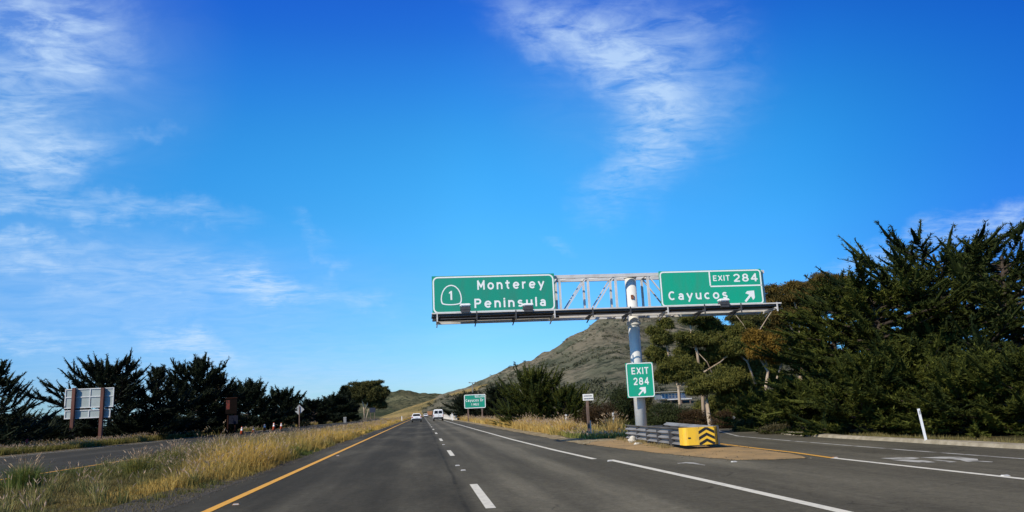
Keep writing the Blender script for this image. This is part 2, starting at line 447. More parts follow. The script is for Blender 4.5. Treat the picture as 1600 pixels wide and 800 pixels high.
M_white = mat('road_paint_white', (.70, .67, .56), .8, spec=.1, var=.0, color2=(.42, .40, .36), scale=7, lo=.5, hi=.8)
M_worn = mat('worn_paint', (.46, .45, .40), .85, color2=(.13, .12, .095), scale=5, lo=.42, hi=.72, spec=.1, stretch=(1, .5, 1))
M_yellow = mat('road_paint_yellow', (.80, .40, .03), .7, color2=(.50, .25, .04), scale=6, lo=.5, hi=.8)
def line(name, pts, w, mt, z=ZM):
    struct(name, strip(offset_line(pts, -w/2), offset_line(pts, w/2), z), mt)
line('yellow_edge_line', [(-3.45, y) for y in (-5, 10, 20, 40, 80, 160, 300, 430)], .17, M_yellow)
mb = MB()
y = 11.5 - 14.33
while y < 420:
    mb.sheet([(.95-.075, y), (.95+.075, y), (.95+.075, y+3.9), (.95-.075, y+3.9)], ZM); y += 14.33
struct('white_lane_dashes', mb, M_white)
line('white_edge_line', [(4.50, 20.6), (4.35, 26), (4.22, 37), (4.2, 60), (4.2, 130), (4.2, 430)], .15, M_white)
line('white_gore_line', [(4.98, 3), (4.96, 9.3), (4.92, 13.8), (4.78, 20.0)], .17, M_white)
rl = offset_line(ramp_c, -1.72)
line('yellow_ramp_line', [G(1301, 718).xy[:], G(1240, 709).xy[:], G(1180, 702).xy[:], G(1122, 694.5).xy[:]] + [p for p in rl if p[1] > 27], .12, M_yellow)
line('white_ramp_divider', [(9.0, 4), (9.0, 11.1), (9.02, 13.4), G(1301, 718).xy[:]], .14, M_white)
line('white_ramp_edge_line', [(11.5, 4), (11.5, 17.7), (11.7, 23.9), (11.98, 29)] + [p for p in offset_line(ramp_c, .75) if p[1] > 31], .11, M_worn)
line('yellow_opposite_line', [(-12.72, y) for y in (-5, 20, 40, 80, 200, 430)], .16, M_yellow)
line('white_opposite_edge_line', [(-24.4, y) for y in (-5, 40, 80, 200, 430)], .12, M_white)
mb = MB(); y = 3.0+14.33*9
while y < 400:
    mb.sheet([(-18.66, y), (-18.54, y), (-18.54, y+3.9), (-18.66, y+3.9)], ZM); y += 14.33
struct('white_opposite_dashes', mb, M_white)
# worn pavement symbol in the ramp lane, and the thin chevron before the gore
mb = MB()
for poly in ([(1376, 718.6), (1400, 717.4), (1425, 717.2), (1438, 718.4), (1428, 720), (1395, 720.3)],
             [(1393, 721.4), (1420, 720.8), (1446, 722.4), (1463, 725.2), (1448, 726), (1425, 724.6)],
             [(1438, 717.6), (1470, 716.4), (1500, 716.6), (1528, 720), (1530, 723.8), (1512, 724.8), (1500, 721.5), (1470, 719.4)],
             [(1452, 720.6), (1466, 721), (1496, 724.6), (1484, 725.3)],
             [(1529, 722.6), (1552, 724.2), (1551, 725.2), (1529, 724.6)]):
    pts = [G(*q) for q in poly]; mb.sheet([(p.x, p.y) for p in pts], ZM)
struct('white_lane_symbol', mb, M_worn)
mb = MB()
for poly in ([(1058, 726), (1072, 724.6), (1084, 725.2), (1102, 729), (1102, 730), (1082, 727.2), (1072, 726.2), (1060, 727)],):
    pts = [G(*q) for q in poly]; mb.sheet([(p.x, p.y) for p in pts], ZM)
struct('white_chevron_mark', mb, M_worn)

# gore: painted ochre soil island, sandy verge, kerbs
M_ochre = mat('ochre_soil', (.40, .265, .125), .95, color2=(.29, .205, .105), scale=1.4, bump=.5, bscale=22, lo=.35, hi=.7, spec=.1)
M_sand = mat('pale_sand', (.42, .34, .20), .95, color2=(.2, .15, .08), scale=3, bump=.6, bscale=25, spec=.1)
gl = [(8.62, 17.1), (7.9, 17.2), (7.15, 17.7), (6.75, 20), (6.45, 23), (6.2, 26), (6.0, 28.6), (6.6, 30.4)]
gr = [(8.62, 17.1), (8.95, 18.2), (9.05, 19.5), (9.15, 21), (9.3, 23), (9.45, 26), (9.75, 28.5), (9.8, 30.4)]
def resample(p, n):
    d = [0]
    for a, b in zip(p, p[1:]): d.append(d[-1]+math.dist(a, b))
    q = []
    for i in range(n):
        t = d[-1]*i/(n-1); k = max(j for j in range(len(d)) if d[j] <= t+1e-9); k = min(k, len(p)-2)
        u = (t-d[k])/(d[k+1]-d[k]); q.append((p[k][0]+(p[k+1][0]-p[k][0])*u, p[k][1]+(p[k+1][1]-p[k][1])*u))
    return q
rg = random.Random(8)
jl = [(x+rg.uniform(-.06, .06), y) for x, y in resample(gl, 40)]
jr = [(x+rg.uniform(-.04, .04), y) for x, y in resample(gr, 40)]
# low mound, 0 at the rim
mb = MB(); K = 9
rows = []
for a, b in zip(jl, jr):
    row = []
    for k in range(K):
        u = k/(K-1); bump_ = math.sin(math.pi*u)**.7*.025
        row.append((a[0]+(b[0]-a[0])*u, a[1]+(b[1]-a[1])*u, ZM+.004+bump_*(1 if a[1] > 18 else .3)+(rg.uniform(0, .012) if 0 < k < K-1 else 0)))
    rows.append(row)
mb.add([p for r in rows for p in r], [(i*K+k, i*K+k+1, (i+1)*K+k+1, (i+1)*K+k) for i in range(len(rows)-1) for k in range(K-1)])
struct('gore_soil', mb, M_ochre, smooth=True)
vl = ragged_edge(5.88, 29, 300, .6, .07, rg)
struct('sandy_verge', strip(vl, [(6.75+(2.9*max(0, 1-(p[1]-29)/6))+rg.uniform(-.25, .25), p[1]) for p in vl], ZM+.002), M_sand)
vl = ragged_edge(-25.5, 5, 300, .8, .08, rg)
struct('opposite_sandy_edge', strip([(p[0]-.7, p[1]) for p in vl], vl, ZM), M_sand)
vl = ragged_edge(-12.15, 5, 300, .5, .08, rg)
struct('median_gravel', strip(vl, [(p[0]+.5, p[1]) for p in vl], ZM+.003), mat('gravel', (.12, .11, .09), .95, color2=(.05, .05, .035), scale=12, bump=.8, bscale=40))
vl = ragged_edge(-4.42, -10, 200, .22, .05, rg)
struct('shoulder_gravel', strip([(p[0]-1.1, p[1]) for p in vl], [(p[0]+.14, p[1]) for p in vl], ZR+.003), mat('shoulder_dirt', (.085, .068, .04), .95, color2=(.04, .032, .018), scale=9, bump=.8, bscale=40))
M_kerb = mat('pale_kerb', (.36, .31, .22), .9, color2=(.25, .21, .14), scale=4, bump=.4)
kerb_pts = [(13.25, 5), (13.3, 12), (13.3, 18), (13.3, 24), (13.5, 28), (14.1, 32), (15.1, 36.5), (17, 41.5), (20, 47.3)]
kerb_pts = resample(kerb_pts, 60)
mb = MB(); vs = []; fs = []
ko = [offset_line(kerb_pts, d) for d in (0, .06, .30, .42)]
for i in range(60):
    for k, z in enumerate((.02, .12, .13, .0)):
        vs.append((ko[k][i][0]+rg.uniform(-.02, .02), ko[k][i][1], z+rg.uniform(-.008, .008)))
for i in range(59):
    for k in range(3): fs.append((i*4+k, (i+1)*4+k, (i+1)*4+k+1, i*4+k+1))
struct('ramp_kerb', mb.add(vs, fs), M_kerb)

# ------------------------------------------------------------------ hills
def hill_mat(name, tan, olive, dark, sc):
    mt = bpy.data.materials.new(name); mt.use_nodes = True
    t = mt.node_tree; b = t.nodes['Principled BSDF']; b.inputs['Roughness'].default_value = 1.0
    b.inputs['Specular IOR Level'].default_value = 0.0
    co = N(t, 'ShaderNodeTexCoord')
    def noise(scale, d, st=(1, 1, 1), r=.6):
        mp = N(t, 'ShaderNodeMapping'); mp.inputs['Scale'].default_value = st; L(t, co.outputs['Object'], mp.inputs['Vector'])
        n = N(t, 'ShaderNodeTexNoise'); n.inputs['Scale'].default_value = scale; n.inputs['Detail'].default_value = d
        n.inputs['Roughness'].default_value = r
        L(t, mp.outputs[0], n.inputs['Vector']); return n.outputs[0]
    a = N(t, 'ShaderNodeMix', data_type='RGBA'); L(t, smoothmap(t, noise(.012*sc, 8, (1, .6, 3)), .40, .62, 0, 1), a.inputs[0])
    a.inputs[6].default_value = (*tan, 1); a.inputs[7].default_value = (*olive, 1)
    bd = N(t, 'ShaderNodeMix', data_type='RGBA'); L(t, madd(t, smoothmap(t, noise(.016*sc, 5, (.5, .4, 5.5), .6), .53, .62, 0, .8), smoothmap(t, noise(.009*sc, 2), .4, .6, .2, 1), 'MULTIPLY'), bd.inputs[0])
    L(t, a.outputs[2], bd.inputs[6]); bd.inputs[7].default_value = (*[v*1.35 for v in tan], 1); a = bd
    c = N(t, 'ShaderNodeMix', data_type='RGBA')
    f = madd(t, smoothmap(t, noise(.13*sc, 5), .47, .60, 0, .9), smoothmap(t, noise(.015*sc, 4, (1, .7, 3)), .38, .6, .1, 1), 'MULTIPLY')
    f = madd(t, f, madd(t, smoothmap(t, noise(.42*sc, 5, (1, 1, 1.6), .7), .50, .62, 0, .55), smoothmap(t, noise(.02*sc, 3), .35, .6, .3, 1), 'MULTIPLY'))
    c.clamp_factor = True
    L(t, f, c.inputs[0]); L(t, a.outputs[2], c.inputs[6]); c.inputs[7].default_value = (*dark, 1)
    k = N(t, 'ShaderNodeMix', data_type='RGBA'); L(t, madd(t, smoothmap(t, noise(.33*sc, 5, (1, 1, 1.5), .75), .60, .68, 0, .75), smoothmap(t, noise(.025*sc, 3), .42, .6, 0, 1), 'MULTIPLY'), k.inputs[0])
    L(t, c.outputs[2], k.inputs[6]); k.inputs[7].default_value = (.30, .275, .23, 1)
    L(t, k.outputs[2], b.inputs['Base Color'])
    bp = N(t, 'ShaderNodeBump'); bp.inputs['Strength'].default_value = 1; bp.inputs['Distance'].default_value = 3.0
    L(t, noise(.1*sc, 6), bp.inputs['Height']); L(t, bp.outputs[0], b.inputs['Normal'])
    return mt
def hill(name, sky_px, Y0, Yr, mt, rough, power=1.0, ns=260, ny=110, seed=1, back=1.7, s_rng=None, clear=None):
    pts = [AT(x, y, Yr) for x, y in sky_px]
    S = np.array([p.x/Yr for p in pts]); H = np.array([p.z for p in pts])
    s = np.linspace(*(s_rng or (S[0], S[-1])), ns)
    hr = np.interp(s, S, H, left=0, right=0)
    k = np.hanning(9); k /= k.sum(); hr = np.convolve(np.pad(hr, 4, mode='edge'), k, 'valid')
    t = np.linspace(0, 1, ny)
    Y = np.concatenate([Y0+(Yr-Y0)*t, Yr+(Yr*back-Yr)*np.linspace(.03, 1, 30)])
    prof = np.concatenate([t**power, 1-np.linspace(.03, 1, 30)**1.5])
    XX = s[None, :]*Y[:, None]; YY = np.repeat(Y[:, None], ns, 1)
    Z = hr[None, :]*prof[:, None]
    amp = np.clip(Z/ max(H.max(), 1), 0, 1)**.7
    Z = Z + amp*rough*((fbm(XX/60, YY/60, 5, seed)-.48)*2 + (fbm(XX/14, YY/14, 3, seed+9)-.45)*.6)
    if clear:                                  # keep the valley floor with the highway flat
        mk = np.clip((XX-clear[0])/(clear[1]-clear[0]), 0, 1); mk = mk*mk*(3-2*mk)
        fy = np.clip((YY-430)/60, 0, 1)
        Z = Z*np.maximum(mk, fy)
    Z -= .6*(1-np.clip(Z, 0, 1))
    n1_, n2_ = Z.shape
    me = bpy.data.meshes.new(name)
    V = np.stack([XX, YY, Z], -1).reshape(-1, 3)
    i, j = np.meshgrid(np.arange(n1_-1), np.arange(n2_-1), indexing='ij')
    a = i*n2_+j
    F = np.stack([a, a+1, a+n2_+1, a+n2_], -1).reshape(-1, 4)
    me.from_pydata(V.tolist(), [], F.tolist()); me.materials.append(mt)
    me.polygons.foreach_set('use_smooth', [True]*len(me.polygons))
    o = link(name, me); tag(o, kind='structure')
    return XX, YY, Z
M_hill = hill_mat('hill_scrub', (.175, .155, .112), (.088, .098, .066), (.032, .041, .030), 1.0)
M_far = hill_mat('far_hill_scrub', (.12, .115, .065), (.05, .062, .036), (.028, .038, .026), .8)
M_gold = hill_mat('golden_slope', (.34, .25, .105), (.22, .18, .08), (.10, .09, .045), 1.6)
hill('far_hill', [(380, 660), (470, 652), (540, 634), (590, 620), (615, 614.5), (640, 613), (665, 613.5), (690, 616.5), (720, 622), (780, 632), (850, 636)],
     1100, 1700, M_far, 14, ns=160, ny=60, seed=5)
hill('golden_slope', [(520, 660), (560, 657), (590, 653.5), (620, 643), (655, 631), (690, 619), (720, 610), (760, 600), (830, 598), (900, 606), (1000, 622)],
     425, 620, M_gold, 3, ns=160, ny=70, seed=3)
HX, HY, HZ = hill('hill', [(640, 652), (690, 618), (740, 608), (785, 586), (830, 566), (872, 547), (920, 515), (941, 503), (965, 497), (1000, 496), (1040, 498.5), (1058, 502), (1109, 508),
      (1142, 511), (1200, 522), (1280, 545), (1400, 575), (1600, 590), (1800, 592)], 150, 800, M_hill, 19, power=1.25, ns=300, ny=150, seed=2, clear=(12, 45))

# ================================================================== VEGETATION
def leaf_tris(pos, d, ln, w, rgn, roll=1.0):
    """thin triangles: pos (n,3) base, d (n,3) direction"""
    side = unit(np.cross(d, rgn.normal(size=d.shape)*roll + np.array([0, 0, 1.0])*(1-roll)*1.6))
    ln = ln[:, None]; w = w[:, None]
    return np.stack([pos-side*w*.5, pos+side*w*.5, pos+d*ln], 1)

def boughs(o, d, ln, n, leaf, wd, rad, g, flat=.62, rise=.16):
    """chunky tapering boughs of scale foliage: a lumpy core with leaf tufts bristling from it.
    o, d, ln: base, direction and length of each bough; n tufts on each"""
    m_ = len(o); NR, NS = 5, 6
    up = np.array([0, 0, 1.0])
    sd = unit(np.cross(d, up)+1e-6); vt = np.cross(sd, d)
    r0 = rad*np.clip(ln, .35, 1.5)**.7*g.uniform(.75, 1.2, m_)
    bend = g.normal(size=(m_, 3))*.10*ln[:, None]; bend[:, 2] = rise*ln*g.uniform(.4, 1.5, m_)
    def axis(u): return o[:, None, :]+d[:, None, :]*(ln[:, None]*u)[..., None]+bend[:, None, :]*(u**2)[..., None]
    t = np.array([0.0, .22, .5, .78, 1.0]); prof = np.array([.35, .95, 1.0, .62, .06])
    c = axis(np.repeat(t[None], m_, 0))
    a = np.arange(NS)*2*np.pi/NS
    rr = r0[:, None, None]*prof[None, :, None]*g.uniform(.35, .85, (m_, NR, NS))
    ring = c[:, :, None, :]+rr[..., None]*(np.cos(a)[None, None, :, None]*sd[:, None, None, :]+flat*np.sin(a)[None, None, :, None]*vt[:, None, None, :])
    A = ring[:, :-1]; B = ring[:, 1:]; A2 = np.roll(A, -1, 2); B2 = np.roll(B, -1, 2)
    core = np.concatenate([np.stack([A, A2, B], -2).reshape(-1, 3, 3), np.stack([A2, B2, B], -2).reshape(-1, 3, 3)])
    cid = np.concatenate([np.repeat(np.arange(m_), (NR-1)*NS)]*2)
    idx = np.repeat(np.arange(m_), n); u = g.random(len(idx))**.75
    th = g.random(len(idx))*2*np.pi
    pr = np.interp(u, t, prof)
    ax = o[idx]+d[idx]*(ln[idx]*u)[:, None]+bend[idx]*(u**2)[:, None]
    rad_v = np.cos(th)[:, None]*sd[idx]+np.sin(th)[:, None]*vt[idx]*flat
    P = ax+rad_v*(r0[idx]*(pr+.12)*g.uniform(.3, 1.35, len(idx)))[:, None]
    dd = unit(d[idx]*.7+rad_v*.75+g.normal(size=P.shape)*.42+np.array([0, 0, .12]))
    l = leaf*g.uniform(.6, 1.35, len(idx))
    tr_ = leaf_tris(P, dd, l, l*wd, g, .6)
    return np.concatenate([tr_, core]), np.concatenate([idx, cid]), np.concatenate([u, np.full(len(cid), .25)])

def cypress(seed, H, R, base=.04, n=70, leaf=.2, wd=.34, per=16, dens=3.0, top_el=62, low_el=4, lean=(0, 0), shape='dome', squash=1.0, spike=.25, curl=.07, fat=.15, rise=.16, leaders=4):
    """Monterey cypress: curved limbs carrying flattened, finger-like sprays"""
    g = np.random.default_rng(seed)
    wood = MB()
    ln_ = Vector((lean[0], lean[1], 0))
    trunk = [Vector((g.normal()*.06*R*k/5, g.normal()*.06*R*k/5, H*.9*k/5)) + ln_*(k/5)**1.5 for k in range(6)]
    wood.tube(trunk, [H*.035*(1-.17*k) for k in range(6)], 8)
    def tr(z):
        q = min(max(z/(H*.9), 0), .999)*5; k = int(q); return trunk[k].lerp(trunk[k+1], q-k)
    O, D, LN, T = [], [], [], []
    for i in range(n):
        t = (i+g.random())/n; limb_t = g.random()
        z0 = H*(base+(.86-base)*t)
        az = 2.39996*i+g.normal()*.4
        if shape == 'dome': pr = (1-t)**.55*(.8+.2*math.sin(3*t))+.16
        elif shape == 'cone': pr = (1-t)**.9+.1
        elif shape == 'flat': pr = .55+.55*math.sin(math.pi*min(1, t*.9+.12))*(1 if t < .85 else .8)
        else: pr = .9*(1-t)**.4+.15
        Ln = R*pr*g.uniform(.55, 1.1)
        if g.random() < .22: Ln *= 1.3
        el = R_(low_el+(top_el-low_el)*t**1.3+g.normal()*7)
        p = tr(z0).copy(); pts = [p]; cur = el-.12; a2 = az
        K = 6; room = H*1.02
        for k in range(K):
            d = Vector((math.cos(a2)*math.cos(cur), math.sin(a2)*math.cos(cur)*squash, math.sin(cur)))
            p = p+d*(Ln/K); pts.append(p); cur += curl+g.normal()*.06; a2 += g.normal()*.09
            if p.z > room: break
        if len(pts) < 3: continue
        wood.tube(pts, [max(.012, .030*Ln*(1-.85*k/len(pts)))*.7 for k in range(len(pts))], 5, cap=False)
        A = np.array([tuple(q) for q in pts])
        ns = max(3, int(Ln*dens))
        for j in range(ns):
            s = .22+.78*(j+g.random())/ns
            q = s*(len(A)-1); k = min(int(q), len(A)-2); pos = A[k]+(A[k+1]-A[k])*(q-k)
            dr = unit(A[k+1]-A[k])
            sg = 1 if j % 2 else -1
            ang = sg*R_(g.uniform(22, 68))
            c_, s_ = math.cos(ang), math.sin(ang)
            dv = np.array([dr[0]*c_-dr[1]*s_, dr[0]*s_+dr[1]*c_, dr[2]*.75+g.normal()*.14+.12])
            O.append(pos); D.append(unit(dv)); LN.append(min(1.4, (.32*Ln*(1.12-s)+.20)*g.uniform(.5, 1.3))); T.append(limb_t*.7+.3*g.random())
        # the limb's own tip: one long finger
        O.append(A[-2]); D.append(unit(unit(A[-1]-A[-2])+np.array([0, 0, spike*g.random()]))); LN.append(min(2.0, (.28*Ln+.4)*(1+spike))); T.append(limb_t)
        for q_ in range(2): O.append(A[-3]+(A[-2]-A[-3])*g.random()); D.append(unit(unit(A[-1]-A[-2])+g.normal(size=3)*.35+np.array([0, 0, .2+spike*g.random()]))); LN.append(min(1.6, (.22*Ln+.3)*(1+spike*.7))); T.append(limb_t)
    # leaders
    for i in range(leaders):
        pos = np.array(tuple(tr(H*.84))); dv = unit(np.array([g.normal()*.35, g.normal()*.35, 1]))
        for q in range(5):
            O.append(pos+dv*H*.035*q); D.append(unit(dv+g.normal(size=3)*.35)); LN.append(.05*H*(1.1-q*.13)+.15); T.append(g.random())
    O, D, LN, T = map(np.array, (O, D, LN, T))
    tris, idx, u = boughs(O, D, LN, per, leaf, wd, fat, g, rise=rise)
    top = np.percentile(tris[:, :, 2], 99.97); tris[:, :, 2] *= H/top
    wood.v = [(x, y, z*min(1.0, H/top)) for x, y, z in wood.v]
    tint = np.clip(T[idx]*.6+.4*u**2*g.random(len(u))+g.normal(size=len(u))*.06, 0, 1)
    return tris, tint, wood

def clump_leaves(centers, radii, n, leaf, wd, seed, droop=-.35, nsub=26, shell=.8, subr=.26):
    g = np.random.default_rng(seed); out_, ti = [], []
    for c, r, k in zip(centers, radii, n):
        c = np.array(c); r = np.array(r)
        sub = unit(g.normal(size=(nsub, 3)))*np.cbrt(g.uniform(.25, 1, (nsub, 1)))*shell
        sub[:, 2] = np.where(sub[:, 2] < -.35, sub[:, 2]*.45, sub[:, 2])
        tn = g.random(nsub)
        idx = g.integers(0, nsub, k)
        P = c + (sub[idx]+g.normal(size=(k, 3))*subr*.62*np.array([1, 1, .75]))*r
        d = unit(g.normal(size=(k, 3))+np.array([0, 0, droop*2]))
        l = leaf*g.uniform(.6, 1.3, k)
        out_.append(leaf_tris(P, d, l, l*wd, g)); ti.append(np.clip(tn[idx]*.7+g.random(k)*.4-.05, 0, 1))
    return np.concatenate(out_), np.concatenate(ti)

M_bark = mat('dark_bark', (.07, .05, .035), .95, color2=(.03, .022, .016), scale=5, bump=.6)
M_euc = mat('pale_bark', (.50, .40, .29), .85, color2=(.27, .19, .12), scale=2.2, bump=.3, stretch=(1, 1, .3))
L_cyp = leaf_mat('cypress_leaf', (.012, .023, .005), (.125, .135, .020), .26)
L_cyp3 = leaf_mat('deep_green_cypress_leaf', (.010, .021, .006), (.092, .108, .022), .24)  # darker, bluer green, so the trees differ in leaf colour
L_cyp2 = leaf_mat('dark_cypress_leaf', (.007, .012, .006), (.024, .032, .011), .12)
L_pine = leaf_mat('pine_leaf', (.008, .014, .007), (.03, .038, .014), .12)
L_euc = leaf_mat('gum_leaf', (.032, .046, .010), (.165, .155, .032))
L_eucd = leaf_mat('dark_gum_leaf', (.028, .036, .011), (.12, .11, .032))
L_gold = leaf_mat('golden_gum_leaf', (.06, .045, .010), (.27, .165, .025))
L_brown = leaf_mat('brown_shrub_leaf', (.020, .013, .007), (.075, .045, .018))
L_shrub = leaf_mat('shrub_leaf', (.014, .024, .008), (.05, .06, .018))

def plant_tree(name, label, cat, loc, parts, leafm, group=None, woodm=None):
    tris, tint, wood = parts
    r = thing(name, label, cat, loc, group)
    w = wood.build('trunk', woodm or M_bark, None, smooth=True); w.parent = r
    c = tri_mesh('crown', tris, leafm, tint=tint); c.parent = r
    return r
def at_ground(px, X=None, Y=None):
    """ground point seen in the column px, at depth Y"""
    p = AT(px, 640, Y); return (p.x, Y, 0)
def height_of(px, py, Y): return AT(px, py, Y).z

GL = 'dark cypresses behind the opposite carriageway'
# --- left side, beyond the opposite carriageway
def left_tree(px, py, Y, R, seed, label, **k):
    H = height_of(px, py, Y)
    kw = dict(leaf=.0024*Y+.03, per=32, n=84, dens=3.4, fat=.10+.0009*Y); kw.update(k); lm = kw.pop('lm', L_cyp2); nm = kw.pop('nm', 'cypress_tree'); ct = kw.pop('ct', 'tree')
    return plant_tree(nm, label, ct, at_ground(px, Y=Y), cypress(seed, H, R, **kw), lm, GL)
left_tree(-12, 560, 62, 4.3, 11, 'dark pine with layered drooping boughs cut off by the left picture edge', shape='cone', n=60, top_el=35, low_el=-8, lm=L_pine, nm='pine_tree', dens=3.4, spike=.6)
left_tree(172, 553, 86, 5.6, 12, 'wide flat topped cypress with spiky fingers rising above the sign back', shape='flat', n=74, top_el=48, low_el=0, lean=(-.6, 0))
left_tree(246, 571, 92, 3.6, 13, 'narrow dark cypress between the flat topped one and the tallest one', shape='dome', n=56)
left_tree(300, 556, 106, 5.4, 14, 'tallest dark cypress with a small tuft on its pointed top', shape='dome', n=80)
left_tree(338, 572, 112, 4.4, 26, 'dense dark cypress behind the tall brown and red sign', shape='dome', n=64)
left_tree(388, 590, 140, 6.2, 15, 'dark cypress with ragged crown right of the tall brown sign', shape='dome', n=70, spike=.5)
left_tree(428, 604, 160, 5.0, 16, 'leaning cypress with bare fingers pointing right above the orange cones', shape='flat', n=46, lean=(2.4, 0))
left_tree(452, 622, 186, 5.2, 17, 'low cypress just left of the diamond sign back', shape='flat', n=44)
left_tree(490, 621, 208, 6.4, 18, 'gappy low cypress right of the diamond sign back', shape='flat', n=46)
left_tree(520, 616, 265, 8.0, 19, 'broad low cypress left of the pale trunked gum tree', shape='dome', n=60)
left_tree(537, 603, 300, 6.5, 20, 'slim cypress with a thin spire next to the pale trunked gum tree', shape='cone', n=60, top_el=55)
left_tree(70, 655, 74, 3.4, 27, 'low dark cypress bush at the left between the pine and the sign back', shape='dome', n=44, ct='bush', nm='cypress_bush')
left_tree(20, 640, 84, 5.0, 28, 'dark cypress thicket behind the layered pine', shape='dome', n=50, ct='bush', nm='cypress_bush')
left_tree(105, 645, 98, 5.0, 29, 'dark rounded bush behind the posts of the sign back', shape='dome', n=50, ct='bush', nm='cypress_bush')
left_tree(210, 640, 84, 4.6, 30, 'dark bush under the flat topped cypress right of the sign back', shape='dome', n=46, ct='bush', nm='cypress_bush')
left_tree(270, 645, 98, 4.6, 31, 'dark bush at the foot of the tallest cypress', shape='dome', n=46, ct='bush', nm='cypress_bush')
left_tree(330, 648, 108, 4.4, 32, 'dark bush left of the tall brown and red sign foot', shape='dome', n=44, ct='bush', nm='cypress_bush')
left_tree(398, 650, 138, 5.0, 33, 'dark bush behind the nearest orange cones', shape='dome', n=44, ct='bush', nm='cypress_bush')
left_tree(440, 654, 172, 6.0, 34, 'dark bush at the foot of the leaning cypress', shape='dome', n=40, ct='bush', nm='cypress_bush')
left_tree(505, 645, 240, 9.0, 35, 'dark hedge like bush right of the diamond sign back', shape='dome', n=50, ct='bush', nm='cypress_bush')

# --- gum trees (eucalyptus): pale limbs, umbrella clumps
def gum(name, label, base_px, Y, trunk, clumps, leafm, leaf, dens, seed, wd=.28, group='gum trees below the hill', trunk_r=.16, nsub=48):
    """trunk/limbs: list of pixel polylines; clumps: (px, py, rx, ry, depth shift)"""
    b = AT(base_px, 640, Y); b = Vector((b.x, Y, 0))
    sc = Y/FPX
    g = random.Random(seed)
    C, Rr, n = [], [], []
    for (x, y, rx, ry, dy) in clumps:
        p = AT(x, y, Y+dy)-b
        C.append(tuple(p)); Rr.append((rx*sc*.9, (rx+ry)*.5*sc, ry*sc*1.05)); n.append(int(dens*rx*ry*.9))
        for q_ in range(6):
            a = g.random()*6.28; f = g.uniform(.35, .6)
            C.append((p.x+math.cos(a)*rx*sc*.85, p.y+math.sin(a)*rx*sc*.7, p.z+g.uniform(-.35, .75)*ry*sc))
            Rr.append((rx*sc*f, rx*sc*f, max(ry*sc*f, rx*sc*f*.5))); n.append(int(dens*rx*ry*f*f*1.3))
    wood = MB()
    for i, (pl, r) in enumerate(trunk):
        pts = [AT(x, y, Y+d)-b for x, y, d in pl]
        k = len(pts)-1
        wood.tube(pts, [max(.015, r*(1-.6*j/max(k, 1))) for j in range(len(pts))], 7)
    tr_, ti = clump_leaves(C, Rr, n, leaf, wd, seed, nsub=nsub, subr=.36, shell=.9)
    return plant_tree(name, label, 'tree', tuple(b), (tr_, ti, wood), leafm, group, M_euc)
gum('gum_tree', 'gum tree with pale forked trunk and rounded crown left of the highway', 572, 380,
    [([(570, 656, 0), (569, 640, 0), (566, 625, 0), (563, 612, 0)], .45), ([(569, 643, 0), (574, 632, 0), (577, 618, 0), (582, 606, 0)], .35), ([(572, 655, 0), (575, 642, 0), (578, 628, 2)], .25)],
    [(556, 614, 17, 13, 0), (573, 606, 18, 9, 2), (590, 615, 15, 12, 0), (584, 599, 11, 4, 0), (597, 609, 8, 5, 0), (547, 628, 12, 12, 2), (590, 630, 12, 12, 3), (575, 622, 22, 12, 4), (560, 601, 10, 4, 0)],
    L_eucd, .9, 22, 41)
gum('gum_tree', 'gum tree with straight pale trunk behind the yellow crash cushion', 1109, 40,
    [([(1112, 676, 0), (1108, 655, 0), (1104, 628, 0), (1106, 610, 0), (1115, 590, .5)], .14), ([(1105, 622, 0), (1090, 606, .2), (1078, 600, .3)], .05), ([(1106, 612, 0), (1130, 600, -.3), (1140, 588, -.4)], .06)],
    [(1112, 602, 34, 17, 0), (1135, 596, 30, 24, .4), (1090, 608, 18, 12, 0), (1148, 618, 26, 20, .6)], L_euc, .17, 11, 42)
gum('gum_tree', 'gum tree with rounded olive clumps right of the exit number sign', 1060, 46,
    [([(1062, 660, 0), (1062, 630, 0), (1060, 605, 0), (1052, 585, 0), (1045, 560, 0), (1040, 530, 0)], .11), ([(1060, 603, 0), (1082, 598, 0), (1092, 592, 0)], .05), ([(1050, 575, 0), (1075, 585, 0)], .04)],
    [(1064, 573, 28, 18, 0), (1046, 590, 20, 14, .3), (1078, 590, 20, 12, -.3), (1032, 528, 16, 17, 0), (1040, 508, 10, 10, 0), (1024, 556, 16, 16, .4)], L_euc, .17, 11, 43)
gum('gum_tree', 'tall gum tree with pale leaning limbs under the right end of the gantry', 1092, 54,
    [([(1100, 660, 0), (1098, 620, 0), (1094, 585, 0), (1089, 550, 0), (1080, 520, 0), (1078, 500, 0)], .15), ([(1094, 585, 0), (1125, 566, 0), (1150, 545, 0)], .07), ([(1120, 600, 0), (1105, 566, 0), (1085, 545, 0)], .05),
     ([(1180, 600, 0), (1168, 566, 0), (1140, 540, 0), (1122, 520, 0)], .09), ([(1168, 566, 0), (1178, 530, 0), (1198, 498, 0), (1210, 480, 0)], .055), ([(1178, 534, 0), (1160, 505, 0), (1146, 488, 0)], .035), ([(1130, 560, 0), (1148, 552, 0), (1165, 548, 0)], .06)],
    [(1085, 532, 26, 15, 0), (1112, 530, 30, 14, .5), (1135, 545, 30, 20, .5), (1078, 500, 18, 11, 0), (1098, 494, 14, 8, 0), (1150, 565, 28, 26, 1.5), (1170, 590, 28, 20, 1.5), (1160, 535, 26, 18, .8), (1125, 555, 28, 18, 1.2), (1120, 575, 22, 16, 2), (1185, 560, 24, 26, 2), (1150, 610, 34, 22, 2.5), (1095, 560, 14, 14, 1), (1195, 590, 30, 24, 3), (1130, 640, 36, 20, 3), (1180, 630, 34, 24, 3), (1112, 512, 22, 13, 1), (1070, 552, 16, 12, 1), (1150, 520, 24, 16, 1.2), (1160, 545, 26, 20, 2.2)], L_euc, .19, 11, 44)
